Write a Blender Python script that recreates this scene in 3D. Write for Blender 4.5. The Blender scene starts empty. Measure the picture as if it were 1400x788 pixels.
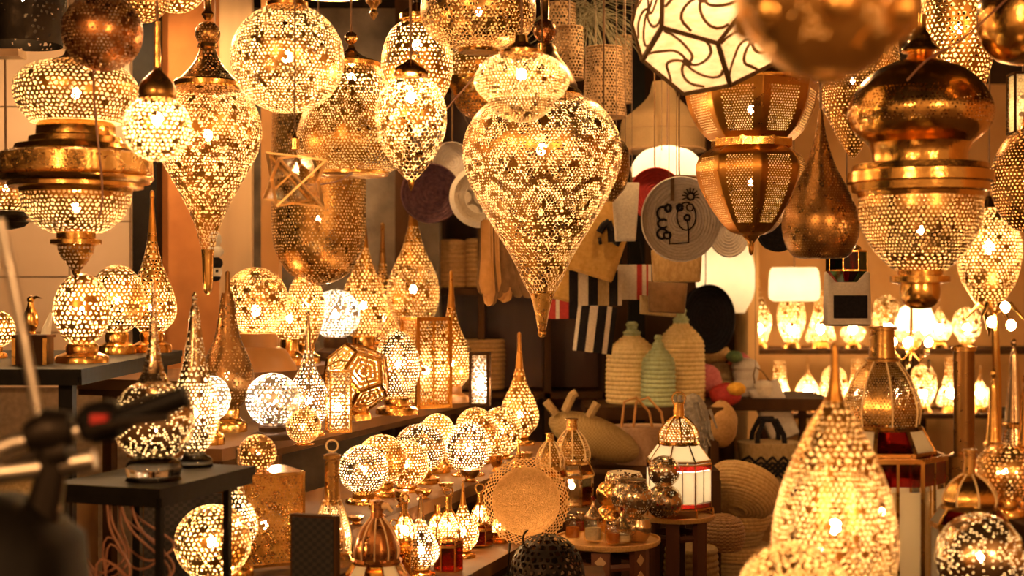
import bpy, math, random
import numpy as np
from mathutils import Vector, Matrix
PI = math.pi
# ------------------------------------------------------------------ camera, world, lights, exposure
SC = bpy.context.scene
COL = SC.collection
F = 1900.0          # focal length in pixels of the 1400 px wide frame
H = 1.35            # camera height
def W(px, py, d):   # the point seen at pixel (px, py), standing d metres in front of the camera
    return Vector(((px-700)/F*d, d, H-(py-394)/F*d))
def dep(py, h):     # distance of something whose base stands h metres below the camera
    return h*F/(py-394)
cam = bpy.data.cameras.new('camera')
cam.sensor_width = 36.0; cam.lens = F*36/1400
cam.clip_start = 0.05; cam.clip_end = 100
cam.dof.use_dof = True; cam.dof.focus_distance = 4.2; cam.dof.aperture_fstop = 2.8
camo = bpy.data.objects.new('camera', cam); COL.objects.link(camo)
camo.location = (0, 0, H); camo.rotation_euler = (PI/2, 0, 0)
SC.camera = camo
world = bpy.data.worlds.new('night_market'); SC.world = world; world.use_nodes = True
world.node_tree.nodes['Background'].inputs[0].default_value = (1.0, 0.45, 0.15, 1)
world.node_tree.nodes['Background'].inputs[1].default_value = 0.32
def point_light(name, loc, watts, radius, color):
    l = bpy.data.lights.new(name, 'POINT'); l.energy = watts; l.shadow_soft_size = radius; l.color = color
    o = bpy.data.objects.new(name, l); COL.objects.link(o); o.location = loc
point_light('front_fill', (-1.7, -1.0, 2.5), 165, 0.25, (1.0, 0.52, 0.20))  # added fill light behind the camera, brightening goods and walls from the front
point_light('front_fill', (1.9, -1.2, 2.2), 165, 0.25, (1.0, 0.52, 0.20))  # second added fill, also unseen and without a fixture
vs = SC.view_settings
vs.view_transform = 'Standard'; vs.look = 'None'; vs.gamma = 1.0; vs.use_curve_mapping = False
vs.exposure = 0.95
cy = SC.cycles
cy.use_denoising = True; cy.max_bounces = 7; cy.diffuse_bounces = 3; cy.glossy_bounces = 4
cy.transmission_bounces = 6; cy.transparent_max_bounces = 10; cy.sample_clamp_indirect = 6.0
cy.caustics_reflective = False; cy.caustics_refractive = False
rnd = random.Random(7)
nrg = np.random.default_rng(11)

# ------------------------------------------------------------------ materials
M = {}
def new_mat(name):
    m = bpy.data.materials.new(name); m.use_nodes = True
    nt = m.node_tree; b = nt.nodes['Principled BSDF']; M[name] = m
    return m, nt, b
def node(nt, kind, **kw):
    n = nt.nodes.new(kind)
    for k, v in kw.items(): setattr(n, k, v)
    return n
def ramp_mix(nt, fac, a, b):
    n = node(nt, 'ShaderNodeMix', data_type='RGBA')
    nt.links.new(fac, n.inputs[0]); n.inputs[6].default_value = (*a, 1); n.inputs[7].default_value = (*b, 1)
    return n.outputs[2]
def noise(nt, scale, detail=3.0, rough=0.55, vec=None, stretch=None):
    tc = node(nt, 'ShaderNodeTexCoord'); src = tc.outputs['Object']
    if stretch:
        mp = node(nt, 'ShaderNodeMapping'); mp.inputs['Scale'].default_value = stretch
        nt.links.new(src, mp.inputs[0]); src = mp.outputs[0]
    n = node(nt, 'ShaderNodeTexNoise'); n.inputs['Scale'].default_value = scale
    n.inputs['Detail'].default_value = detail; n.inputs['Roughness'].default_value = rough
    nt.links.new(src, n.inputs['Vector'])
    return n.outputs['Fac']
def bump(nt, b, h, strength, dist):
    bp = node(nt, 'ShaderNodeBump'); bp.inputs['Strength'].default_value = strength; bp.inputs['Distance'].default_value = dist
    nt.links.new(h, bp.inputs['Height']); nt.links.new(bp.outputs[0], b.inputs['Normal'])
def metal(name, c1, c2, rough, metallic=0.92, scale=9, bmp=0.15, engrave=0, inner=None):
    m, nt, b = new_mat(name)
    f = noise(nt, scale)
    nt.links.new(ramp_mix(nt, f, c1, c2), b.inputs['Base Color'])
    mr = node(nt, 'ShaderNodeMapRange'); mr.inputs[1].default_value = .3; mr.inputs[2].default_value = .7
    mr.inputs[3].default_value = rough*.8; mr.inputs[4].default_value = rough*1.3
    nt.links.new(noise(nt, scale*4), mr.inputs[0]); nt.links.new(mr.outputs[0], b.inputs['Roughness'])
    b.inputs['Metallic'].default_value = metallic
    if engrave:
        tc = node(nt, 'ShaderNodeTexCoord'); v = node(nt, 'ShaderNodeTexVoronoi', feature='DISTANCE_TO_EDGE')
        v.inputs['Scale'].default_value = engrave; nt.links.new(tc.outputs['Object'], v.inputs['Vector'])
        r = node(nt, 'ShaderNodeMapRange'); r.inputs[2].default_value = .12
        nt.links.new(v.outputs['Distance'], r.inputs[0]); bump(nt, b, r.outputs[0], .6, .003)
    else:
        bump(nt, b, noise(nt, scale*6), bmp, .004)
    if inner:      # inside face coloured paler, standing in for the bulb-lit interior
        g = node(nt, 'ShaderNodeNewGeometry'); d = node(nt, 'ShaderNodeBsdfDiffuse'); d.inputs[0].default_value = (*inner, 1)
        mx = node(nt, 'ShaderNodeMixShader'); nt.links.new(g.outputs['Backfacing'], mx.inputs[0])
        nt.links.new(b.outputs[0], mx.inputs[1]); nt.links.new(d.outputs[0], mx.inputs[2])
        nt.links.new(mx.outputs[0], nt.nodes['Material Output'].inputs[0])
    return m
metal('gold', (.52, .25, .055), (.36, .165, .03), .32, .95, inner=(.90, .70, .40))
metal('pale_gold', (.60, .31, .08), (.44, .21, .045), .30, .95, inner=(.93, .75, .47))
metal('brass', (.80, .48, .15), (.64, .35, .09), .20, 1.0, bmp=.25)
metal('engraved_brass', (.74, .43, .13), (.58, .31, .08), .27, 1.0, engrave=190)
metal('fore_brass', (.88, .52, .16), (.74, .40, .10), .38, 1.0, inner=(.85, .6, .3))
metal('bright_brass', (.98, .68, .32), (.86, .54, .22), .42, .9)
metal('tray_brass', (.98, .66, .30), (.55, .28, .08), .40, .92, scale=140, engrave=260)
metal('aged_brass', (.50, .28, .09), (.36, .19, .05), .28, .97, inner=(.80, .58, .30))
metal('bronze', (.36, .19, .06), (.26, .13, .04), .30, .95, inner=(.75, .52, .26))
metal('dark_bronze', (.26, .13, .04), (.17, .08, .025), .34, .92, inner=(.6, .42, .2))
metal('copper', (.50, .21, .07), (.36, .14, .045), .28, .97, inner=(.75, .48, .25))
metal('silver', (.62, .44, .26), (.48, .33, .18), .20, .97, inner=(.94, .86, .70))
metal('white_metal', (.62, .54, .42), (.50, .43, .33), .32, .8, inner=(.96, .93, .86))
metal('iron', (.030, .022, .016), (.016, .012, .009), .5, .9)
metal('steel', (.45, .40, .34), (.33, .29, .24), .32, .95)
def plain(name, c1, c2=None, rough=.7, scale=12, bmp=.3, bdist=.004, stretch=None, trans=0, spec=None, detail=3.0):
    m, nt, b = new_mat(name)
    f = noise(nt, scale, detail, stretch=stretch)
    mr = node(nt, 'ShaderNodeMapRange'); mr.inputs[1].default_value = .32; mr.inputs[2].default_value = .68
    nt.links.new(f, mr.inputs[0])
    nt.links.new(ramp_mix(nt, mr.outputs[0], c1, c2 or tuple(x*.7 for x in c1)), b.inputs['Base Color'])
    b.inputs['Roughness'].default_value = rough
    if spec is not None: b.inputs['Specular IOR Level'].default_value = spec
    if bmp: bump(nt, b, f, bmp, bdist)
    return m
plain('dark_wood', (.070, .030, .010), (.028, .012, .004), .75, 6, .4, .004, (1, 1, .06), spec=.12)
plain('bench_wood', (.17, .075, .022), (.09, .036, .01), .6, 7, .3, .004, (.6, .6, .12), spec=.2)
plain('red_wood', (.15, .05, .02), (.07, .022, .01), .4, 6, .3, .004, (1, 1, .08))
plain('mid_wood', (.50, .24, .07), (.30, .13, .035), .5, 7, .3, .004, (.6, .6, .12))
plain('pale_wood', (.50, .33, .17), (.34, .20, .10), .6, 6, .4, .004, (1, 1, .06))
plain('black_paint', (.0055, .004, .003), (.003, .002, .0015), .6, 30, .15, spec=.12)
plain('rubber', (.006, .0045, .004), (.003, .0025, .002), .5, 120, .3, .001, spec=.12)
plain('red_plastic', (.45, .02, .015), None, .35, 20, 0)
plain('orange_plaster', (.56, .22, .06), (.42, .15, .04), .85, 5, .5, .01)
plain('stone', (.30, .24, .18), (.16, .125, .095), .9, 7, .9, .02, detail=6)
plain('tile_glaze', (.62, .44, .30), (.54, .37, .24), .35, 3, .05)
plain('grout', (.26, .17, .10), None, .9, 40, .4)
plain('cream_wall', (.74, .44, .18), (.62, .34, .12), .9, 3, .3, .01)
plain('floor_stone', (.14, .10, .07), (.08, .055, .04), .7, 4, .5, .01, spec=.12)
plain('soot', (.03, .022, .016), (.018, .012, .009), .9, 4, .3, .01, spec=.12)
plain('straw', (.62, .40, .16), (.44, .26, .09), .8, 90, .7, .004, (1, 1, .5))
plain('pale_straw', (.80, .60, .28), (.62, .44, .18), .8, 90, .7, .004, (1, 1, .5))
plain('dull_straw', (.42, .29, .13), (.29, .19, .08), .85, 90, .7, .004, (1, 1, .5))
plain('tan_straw', (.50, .28, .10), (.36, .19, .06), .8, 80, .7, .004)
plain('mint_straw', (.42, .50, .30), (.34, .38, .20), .8, 90, .7, .004, (1, 1, .5))
plain('rose_straw', (.52, .33, .20), (.42, .25, .14), .8, 80, .7, .004)
plain('grey_cotton', (.58, .50, .42), (.48, .41, .34), .9, 120, .5, .003)
plain('white_cotton', (.72, .62, .48), (.60, .50, .38), .9, 120, .5, .003)
plain('black_cloth', (.015, .012, .014), (.008, .007, .008), .9, 90, .5, .003, spec=.12)
plain('tan_suede', (.58, .29, .09), (.46, .22, .06), .8, 30, .4, .003)
plain('ochre_felt', (.55, .31, .08), (.43, .23, .05), .9, 60, .4, .003)
plain('red_cloth', (.46, .03, .02), (.32, .02, .015), .8, 70, .4, .003)
plain('pink_cloth', (.58, .16, .16), (.42, .09, .10), .85, 70, .5, .003)
plain('yellow_wool', (.75, .40, .04), (.60, .28, .02), .9, 70, .6, .004)
plain('green_cloth', (.10, .17, .06), (.06, .10, .04), .9, 70, .4, .003)
plain('plum_straw', (.10, .045, .05), (.045, .02, .028), .7, 60, .7, .004, spec=.12)
plain('grey_fur', (.28, .24, .19), (.16, .13, .10), .95, 60, .9, .01)
plain('dried_grass', (.30, .26, .15), (.20, .17, .09), .8, 30, .2)
plain('jute_net', (.45, .27, .12), (.33, .19, .08), .9, 60, .5, .003)
plain('carved_white', (.70, .62, .50), None, .6, 20, .2)
plain('leather_brown', (.20, .11, .05), (.13, .07, .03), .6, 30, .3, spec=.12)
plain('cord_brown', (.22, .12, .06), None, .7, 30, .2)
plain('wire_pink', (.26, .11, .055), (.18, .07, .035), .6, 30, .1)
def glass(name, c, rough=.05, alpha=None, ior=1.45):
    m, nt, b = new_mat(name)
    b.inputs['Base Color'].default_value = (*c, 1); b.inputs['Transmission Weight'].default_value = 1.0
    b.inputs['Roughness'].default_value = rough; b.inputs['IOR'].default_value = ior
    return m
glass('clear_glass', (.95, .92, .85), .03)
glass('amber_glass', (.85, .45, .10), .06)
glass('red_glass', (.34, .015, .012), .08)
glass('green_glass', (.03, .22, .06), .08)
glass('blue_glass', (.04, .08, .30), .08)
def thin_glass(name, c, a):
    m, nt, b = new_mat(name); out = nt.nodes['Material Output']
    t = node(nt, 'ShaderNodeBsdfTransparent'); g = node(nt, 'ShaderNodeBsdfGlossy'); mx = node(nt, 'ShaderNodeMixShader')
    t.inputs[0].default_value = (*c, 1); g.inputs['Roughness'].default_value = .12; mx.inputs[0].default_value = a
    nt.links.new(t.outputs[0], mx.inputs[1]); nt.links.new(g.outputs[0], mx.inputs[2]); nt.links.new(mx.outputs[0], out.inputs[0]); nt.nodes.remove(b)
thin_glass('window_glass', (.95, .88, .74), .18)
def translucent(name, c, t=.65, scale=30, c2=None, stretch=None):
    m, nt, b = new_mat(name)
    out = nt.nodes['Material Output']
    f = noise(nt, scale, 4, stretch=stretch)
    col = ramp_mix(nt, f, c, c2 or tuple(x*.75 for x in c))
    d = node(nt, 'ShaderNodeBsdfDiffuse'); tr = node(nt, 'ShaderNodeBsdfTranslucent'); mx = node(nt, 'ShaderNodeMixShader')
    nt.links.new(col, d.inputs[0]); nt.links.new(col, tr.inputs[0]); mx.inputs[0].default_value = t
    nt.links.new(d.outputs[0], mx.inputs[1]); nt.links.new(tr.outputs[0], mx.inputs[2]); nt.links.new(mx.outputs[0], out.inputs[0])
    nt.nodes.remove(b)
    return m
translucent('parchment', (1.0, .92, .74), .7, 26, (.62, .34, .12), (1, 1, 3))
translucent('milk_glass', (.98, .93, .80), .7, 8, (.95, .88, .74))
translucent('lamp_paper', (.98, .86, .62), .7, 10)
translucent('warm_fabric', (.95, .84, .62), .65, 10)
translucent('orange_liquid', (.85, .32, .04), .6, 10)
translucent('red_liquid', (.60, .04, .02), .6, 10)
translucent('gauze', (.55, .36, .17), .35, 140)
def emitter(name, c, s):
    m, nt, b = new_mat(name)
    b.inputs['Base Color'].default_value = (*c, 1)
    b.inputs['Emission Color'].default_value = (*c, 1); b.inputs['Emission Strength'].default_value = s
    return m
BULB = {}
def bulb_mat(strength, c=(1.0, .59, .25)):
    k = (round(strength), c)
    if k not in BULB: BULB[k] = emitter('bulb_glow', c, k[0])
    return BULB[k]
def weave(name, c1, c2, sx, sy, rough=.8):        # flat woven cloth seen as small checks
    m, nt, b = new_mat(name)
    tc = node(nt, 'ShaderNodeTexCoord'); mp = node(nt, 'ShaderNodeMapping'); mp.inputs['Scale'].default_value = (sx, sx, sy)
    nt.links.new(tc.outputs['Object'], mp.inputs[0])
    ck = node(nt, 'ShaderNodeTexChecker'); ck.inputs['Scale'].default_value = 1.0
    ck.inputs['Color1'].default_value = (*c1, 1); ck.inputs['Color2'].default_value = (*c2, 1)
    nt.links.new(mp.outputs[0], ck.inputs['Vector']); nt.links.new(ck.outputs['Color'], b.inputs['Base Color'])
    b.inputs['Roughness'].default_value = rough
    bump(nt, b, ck.outputs['Fac'], .5, .002)
weave('dotted_textile', (.005, .004, .004), (.020, .015, .012), 90, 110)
weave('woven_palm', (.52, .34, .15), (.38, .23, .09), 110, 190)
weave('woven_brown', (.38, .21, .08), (.22, .11, .04), 90, 160)
weave('woven_sisal', (.42, .29, .11), (.30, .19, .07), 140, 140)

# ------------------------------------------------------------------ mesh helpers
def link(o, parent=None):
    COL.objects.link(o)
    if parent is not None: o.parent = parent
    return o
def tag(o, label=None, cat=None, group=None, kind=None):
    if label: o['label'] = label
    if cat: o['category'] = cat
    if group: o['group'] = group
    if kind: o['kind'] = kind
    return o
def thing(name, label, cat, loc, group=None, rotz=0):
    o = bpy.data.objects.new(name, None); o.empty_display_size = .05
    link(o); o.location = loc; o.rotation_euler = (0, 0, rotz)
    return tag(o, label, cat, group)
def mesh_obj(name, v, f, mat, parent=None, smooth=True, loc=None):
    me = bpy.data.meshes.new(name); me.from_pydata([tuple(p) for p in v], [], f)
    me.materials.append(M[mat] if isinstance(mat, str) else mat)
    if smooth: me.polygons.foreach_set('use_smooth', [True]*len(me.polygons))
    me.update()
    o = bpy.data.objects.new(name, me); link(o, parent)
    if loc is not None: o.location = loc
    return o
def quad_obj(name, v, q, mat, parent=None, smooth=True):      # numpy verts (n,3), quads (m,4)
    me = bpy.data.meshes.new(name)
    me.vertices.add(len(v)); me.vertices.foreach_set('co', np.asarray(v, np.float32).ravel())
    q = np.asarray(q, np.int32); me.loops.add(q.size); me.loops.foreach_set('vertex_index', q.ravel())
    me.polygons.add(len(q)); me.polygons.foreach_set('loop_start', np.arange(0, q.size, 4, dtype=np.int32))
    me.materials.append(M[mat] if isinstance(mat, str) else mat)
    me.update(calc_edges=True); me.validate()
    if smooth: me.polygons.foreach_set('use_smooth', np.ones(len(me.polygons), bool))
    o = bpy.data.objects.new(name, me); link(o, parent)
    return o
class MB:
    def __init__(s): s.v = []; s.f = []
    def add(s, v, f):
        k = len(s.v); s.v += [Vector(p) for p in v]; s.f += [tuple(i+k for i in q) for q in f]; return s
    def box(s, c, size, rot=None):
        x, y, z = (t/2 for t in size)
        p = [Vector(t) for t in ((-x,-y,-z),(x,-y,-z),(x,y,-z),(-x,y,-z),(-x,-y,z),(x,-y,z),(x,y,z),(-x,y,z))]
        if rot is not None: p = [rot @ t for t in p]
        return s.add([t+Vector(c) for t in p], [(0,3,2,1),(4,5,6,7),(0,1,5,4),(1,2,6,5),(2,3,7,6),(3,0,4,7)])
    def tube(s, pts, r, n=6, closed=False, cap=True):
        pts = [Vector(p) for p in pts]; m = len(pts)
        rr = r if isinstance(r, (list, tuple)) else [r]*m
        up = None; v = []
        for i, p in enumerate(pts):
            if closed: t = pts[(i+1) % m]-pts[i-1]
            else: t = pts[min(i+1, m-1)]-pts[max(i-1, 0)]
            if t.length < 1e-9: t = Vector((0, 0, 1))
            t.normalize()
            if up is None: up = Vector((0, 0, 1)) if abs(t.z) < .9 else Vector((1, 0, 0))
            a = t.cross(up)
            if a.length < 1e-6: a = t.cross(Vector((0, 1, 0)))
            a.normalize(); up = a.cross(t)
            for k in range(n):
                w = 2*PI*k/n; v.append(p+(a*math.cos(w)+up*math.sin(w))*rr[i])
        f = []
        for i in range(m if closed else m-1):
            j = (i+1) % m
            for k in range(n): f.append((i*n+k, i*n+(k+1) % n, j*n+(k+1) % n, j*n+k))
        if cap and not closed: f += [tuple(range(n-1, -1, -1)), tuple((m-1)*n+k for k in range(n))]
        return s.add(v, f)
    def bar(s, a, b, w, h=None):
        a, b = Vector(a), Vector(b); h = h or w; t = (b-a); L = t.length
        rot = t.to_track_quat('Z', 'Y').to_matrix()
        return s.box((a+b)/2, (w, h, L), rot)
    def lathe(s, pts, n=32, cx=0, cy_=0, phase=0, close=False):   # pts: (r, z)
        v = []; f = []
        for r, z in pts:
            for k in range(n):
                w = 2*PI*k/n+phase; v.append((cx+r*math.cos(w), cy_+r*math.sin(w), z))
        for i in range(len(pts)-1):
            for k in range(n): f.append((i*n+k, i*n+(k+1) % n, (i+1)*n+(k+1) % n, (i+1)*n+k))
        if pts[0][0] > 1e-5 and close: f.append(tuple(range(n-1, -1, -1)))
        if pts[-1][0] > 1e-5 and close: f.append(tuple((len(pts)-1)*n+k for k in range(n)))
        return s.add(v, f)
    def ellipsoid(s, c, rx, ry, rz, n=14, m=9, rot=None):
        v = []; f = []
        for i in range(m+1):
            a = PI*i/m
            for k in range(n):
                w = 2*PI*k/n; p = Vector((rx*math.sin(a)*math.cos(w), ry*math.sin(a)*math.sin(w), -rz*math.cos(a)))
                v.append((rot @ p if rot is not None else p)+Vector(c))
        for i in range(m):
            for k in range(n): f.append((i*n+k, i*n+(k+1) % n, (i+1)*n+(k+1) % n, (i+1)*n+k))
        return s.add(v, f)
    def build(s, name, mat, parent=None, smooth=True, loc=None):
        o = mesh_obj(name, s.v, s.f, mat, parent, smooth, loc)
        if smooth: o.data.set_sharp_from_angle(angle=math.radians(42))
        return o
def spline(pts, step=3.0):
    P = np.array(pts, float); out = []
    for i in range(len(P)-1):
        p0 = P[i-1] if i else 2*P[0]-P[1]; p1, p2 = P[i], P[i+1]
        p3 = P[i+2] if i+2 < len(P) else 2*P[-1]-P[-2]
        n = max(2, int(np.hypot(*(p2-p1))/step))
        L1 = np.hypot(*(p2-p1)); 
        m1 = (p2-p0)*L1/max(1e-6, np.hypot(*(p1-p0))+L1); m2 = (p3-p1)*L1/max(1e-6, np.hypot(*(p3-p2))+L1)
        t = np.linspace(0, 1, n, endpoint=False)[:, None]
        out.append((2*t**3-3*t**2+1)*p1+(t**3-2*t**2+t)*m1+(-2*t**3+3*t**2)*p2+(t**3-t**2)*m2)
    out.append(P[-1:]); out = np.vstack(out); out[:, 0] = np.maximum(out[:, 0], 0)
    return out
def smooth_path(pts, n=6):
    P_ = [Vector(p) for p in pts]; out = []
    for i in range(len(P_)-1):
        a, b, c, d = P_[max(i-1, 0)], P_[i], P_[i+1], P_[min(i+2, len(P_)-1)]
        for j in range(n):
            t = j/n; out.append(.5*((2*b)+(c-a)*t+(2*a-5*b+4*c-d)*t*t+(3*b-a-3*c+d)*t*t*t))
    return out+[P_[-1]]
# a sheet of holes: staggered rows of six-sided cells, each cut open inside its own rim
def hole_cells(rows, n, closed, jit, hfun, U0=0.0, U1=1.0, S0=0.0, S1=1.0, aspect=1.0):
    m = 2*n; cols = m if closed else m+1
    k = np.arange(cols); i = np.arange(rows+1)
    U = np.broadcast_to(k/m, (rows+1, cols)).copy(); S = np.broadcast_to((i/rows)[:, None], (rows+1, cols)).copy()
    inner = np.ones((rows+1, 1)); inner[0] = inner[-1] = 0
    zig = np.where((k[None, :]+i[:, None]) % 2 == 0, 1, -1)
    S += inner*zig*0.16/rows
    S += inner*nrg.uniform(-jit, jit, S.shape)*.55/rows
    ju = nrg.uniform(-jit, jit, U.shape)*.5/n
    if not closed: ju[:, 0] = ju[:, -1] = 0
    U += ju
    ii, jj = np.meshgrid(np.arange(rows), np.arange(n), indexing='ij')
    k0 = 2*jj+(ii % 2)
    if not closed:
        ok = k0+2 <= m; ii, jj, k0 = ii[ok], jj[ok], k0[ok]
    ii, k0 = ii.ravel(), k0.ravel()
    ks = [k0, k0+1, k0+2]
    if closed: ks = [q % m for q in ks]
    idx = np.stack([ii*cols+ks[0], ii*cols+ks[1], ii*cols+ks[2], (ii+1)*cols+ks[2], (ii+1)*cols+ks[1], (ii+1)*cols+ks[0]], 1)
    uu = U.ravel()[idx]; ss = S.ravel()[idx]
    if closed: uu = np.where(uu-uu[:, :1] < -.5, uu+1, uu)
    uc, sc = uu.mean(1), ss.mean(1)
    h = hfun(uc, S0+(S1-S0)*sc)
    hol = h > .02
    closedq = np.concatenate([idx[~hol][:, [0, 1, 4, 5]], idx[~hol][:, [1, 2, 3, 4]]])
    I = idx[hol]; hh = h[hol][:, None]; nv = U.size
    iu = uc[hol][:, None]+(uu[hol]-uc[hol][:, None])*hh; is_ = sc[hol][:, None]+(ss[hol]-sc[hol][:, None])*hh
    nb = np.arange(len(I)*6).reshape(-1, 6)+nv
    q = []
    for a in range(6):
        b = (a+1) % 6; q.append(np.stack([I[:, a], I[:, b], nb[:, b], nb[:, a]], 1))
    Q = np.concatenate([closedq]+q)
    uv = np.concatenate([np.stack([U.ravel(), S.ravel()], 1), np.stack([iu.ravel(), is_.ravel()], 1)])
    return uv, Q
def pat(kind, h0, **k):
    def f(u, s):
        r = h0*np.clip(nrg.normal(1, .14, u.shape), .6, 1.25); r = np.where(nrg.uniform(0, 1, u.shape) < .04, 0, r)
        if kind == 'dots': r = np.where(nrg.uniform(0, 1, u.shape) < .85, r*.85, 0)
        if kind == 'sparse': r = np.where(nrg.uniform(0, 1, u.shape) < k.get('p', .3), r, 0)
        if kind == 'rose':
            n, s0, rad, asp = k['n'], k['s'], k['rad'], k['asp']      # rosettes around the belly
            for srow, ph in s0:
                du = (((u*n+ph+.5) % 1)-.5)/n*asp; ds = s-srow
                d = np.hypot(du, ds)/rad
                r = np.where(d < .16, 0, r); r = np.where((d > .42) & (d < .55), r*.7, r); r = np.where((d > .92) & (d < 1.06), r*.55, r)
        if kind == 'fade': r = r*np.clip((s-k['a'])/(k['b']-k['a']), 0, 1)
        if kind == 'band':
            for a, b in k['solid']: r = np.where((s > a) & (s < b), 0, r)
        return np.where(r < .12, 0, r)
    return f
def perf_lathe(prof, cell, hfun, jit=.28, facets=0):   # prof (r, z) metres, dense
    P = np.asarray(prof); s = np.concatenate([[0], np.cumsum(np.hypot(*np.diff(P, axis=0).T))]); L = s[-1]
    rmax = P[:, 0].max(); N0 = max(8, int(round(2*PI*rmax/cell)))
    if facets: N0 = facets*max(3, int(round(N0/facets)))
    lev = np.clip(np.round(np.log2(rmax/np.maximum(P[:, 0], rmax*.02))), 0, 5).astype(int)
    if facets: lev[:] = 0
    while (N0 >> lev.max()) < 5: lev = np.minimum(lev, lev.max()-1)
    V, Q, off = [], [], 0; a = 0
    while a < len(P)-1:
        b = a+1
        while b < len(P)-1 and lev[b] == lev[a]: b += 1
        n = N0 >> lev[a]; sl = s[b]-s[a]; rm = max(P[a:b+1, 0].mean(), 1e-4)
        rows = max(1, int(round(sl/(2*PI*rm/n*.9))))
        uv, q = hole_cells(rows, n, True, jit, hfun, S0=s[a]/L, S1=s[b]/L)
        sv = s[a]+uv[:, 1]*sl; th = uv[:, 0]*2*PI+PI/2
        r = np.interp(sv, s, P[:, 0]); z = np.interp(sv, s, P[:, 1])
        if facets:
            w = 2*PI/facets; ph = ((th) % w)-w/2; r = r*math.cos(w/2)/np.cos(ph)
        V.append(np.stack([r*np.cos(th), r*np.sin(th), z], 1)); Q.append(q+off); off += len(uv); a = b
    return np.vstack(V), np.vstack(Q)[:, ::-1]
def ico(sub=1):
    t = (1+5**.5)/2
    v = [Vector(p).normalized() for p in ((-1,t,0),(1,t,0),(-1,-t,0),(1,-t,0),(0,-1,t),(0,1,t),(0,-1,-t),(0,1,-t),(t,0,-1),(t,0,1),(-t,0,-1),(-t,0,1))]
    f = [(0,11,5),(0,5,1),(0,1,7),(0,7,10),(0,10,11),(1,5,9),(5,11,4),(11,10,2),(10,7,6),(7,1,8),(3,9,4),(3,4,2),(3,2,6),(3,6,8),(3,8,9),(4,9,5),(2,4,11),(6,2,10),(8,6,7),(9,8,1)]
    for _ in range(sub):
        c = {}; g = []
        def mid(a, b):
            k = (min(a, b), max(a, b))
            if k not in c: c[k] = len(v); v.append((v[a]+v[b]).normalized())
            return c[k]
        for a, b, d in f:
            x, y, z = mid(a, b), mid(b, d), mid(d, a); g += [(a,x,z),(b,y,x),(d,z,y),(x,y,z)]
        f = g
    return v, f
ICO1 = ico(1)
def add_bulb(root, p, r, watts, c=(1.0, .59, .25)):
    st = watts/(4*PI*PI*r*r)
    v = [Vector((q.x*r, q.y*r, q.z*r*1.25))+p for q in ICO1[0]]
    return mesh_obj('bulb', v, ICO1[1], bulb_mat(st, c), root)
CEIL = 2.75
def sph(cy_, r, a0=0, a1=180, sq=1.0, n=9):       # points of a ball from polar angle a0 to a1, top first
    return [(r*math.sin(math.radians(a)), cy_-r*sq*math.cos(math.radians(a))) for a in np.linspace(a0, a1, n)]
SUBS = {'ring', 'foot_rim', 'rim', 'neck_ring', 'hoop', 'wire_rim', 'top_rim', 'lid_knob'}
HK = .74         # how far the holes are open
def lamp(name, label, cat, cx, d, parts, hang=None, bulb=None, group=None, cord='cord_brown', tilt=0, yb=None, bw=.40):
    """A turned lamp. parts: (name, [(r, y) in pixels, top first], material, options). Pixel sizes become metres at distance d."""
    k = d/F; yb = yb if yb is not None else max(p[1] for q in parts for p in q[1])
    base = W(cx, yb, d); root = thing(name, label, cat, base, group)
    last = None
    for pn, pts, mat, *o in parts:
        o = o[0] if o else {}
        pr = np.array(pts, float) if o.get('lin') else spline(pts, o.get('step', 2.5))
        pr = np.stack([pr[:, 0]*k, (yb-pr[:, 1])*k], 1)
        if o.get('cell'):
            cell = o['cell']*k*1.03
            hf = o.get('pat') or pat('all', o.get('h', .74)*HK)
            dense = np.vstack([pr[0:1]]+[np.linspace(pr[i], pr[i+1], 3)[1:] for i in range(len(pr)-1)])
            v, q = perf_lathe(dense, cell, hf, o.get('jit', .55), o.get('facets', 0))
            ob = quad_obj(pn, v, q, mat, root, smooth=not o.get('facets'))
        else:
            n = o.get('facets', o.get('n', 36)); mb = MB().lathe([tuple(t) for t in pr[::-1]], n, phase=PI/2+(PI/n if o.get('facets') else 0), close=True)
            ob = mb.build(pn, mat, root, smooth=not o.get('facets'))
        if last is not None and (o.get('sub') or pn in SUBS): ob.parent = last
        else: last = ob
    if bulb:
        for b in (bulb if isinstance(bulb, list) else [bulb]):
            y, r, w = b[:3]; c = b[3] if len(b) > 3 else (1.0, .59, .25)
            add_bulb(root, Vector(((b[4] if len(b) > 4 else 0)*k, (b[5] if len(b) > 5 else 0)*k, (yb-y)*k)), r*k*.8, w*bw, c)
    if hang is not None:
        top = (yb-hang)*k; mb = MB().tube([(0, 0, top), (rnd.uniform(-.006, .006), 0, (top+CEIL-base.z)/2), (0, 0, CEIL-base.z)], .0035, 6)
        mb.build('cord', cord, root)
        hk = MB().lathe([(0, CEIL-base.z), (.03, CEIL-base.z-.002), (.028, CEIL-base.z-.02), (.006, CEIL-base.z-.035)][::-1], 14)
        hk.build('ceiling_hook', 'aged_brass', root)
    if tilt: root.rotation_euler = (0, tilt, 0)
    return root
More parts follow.
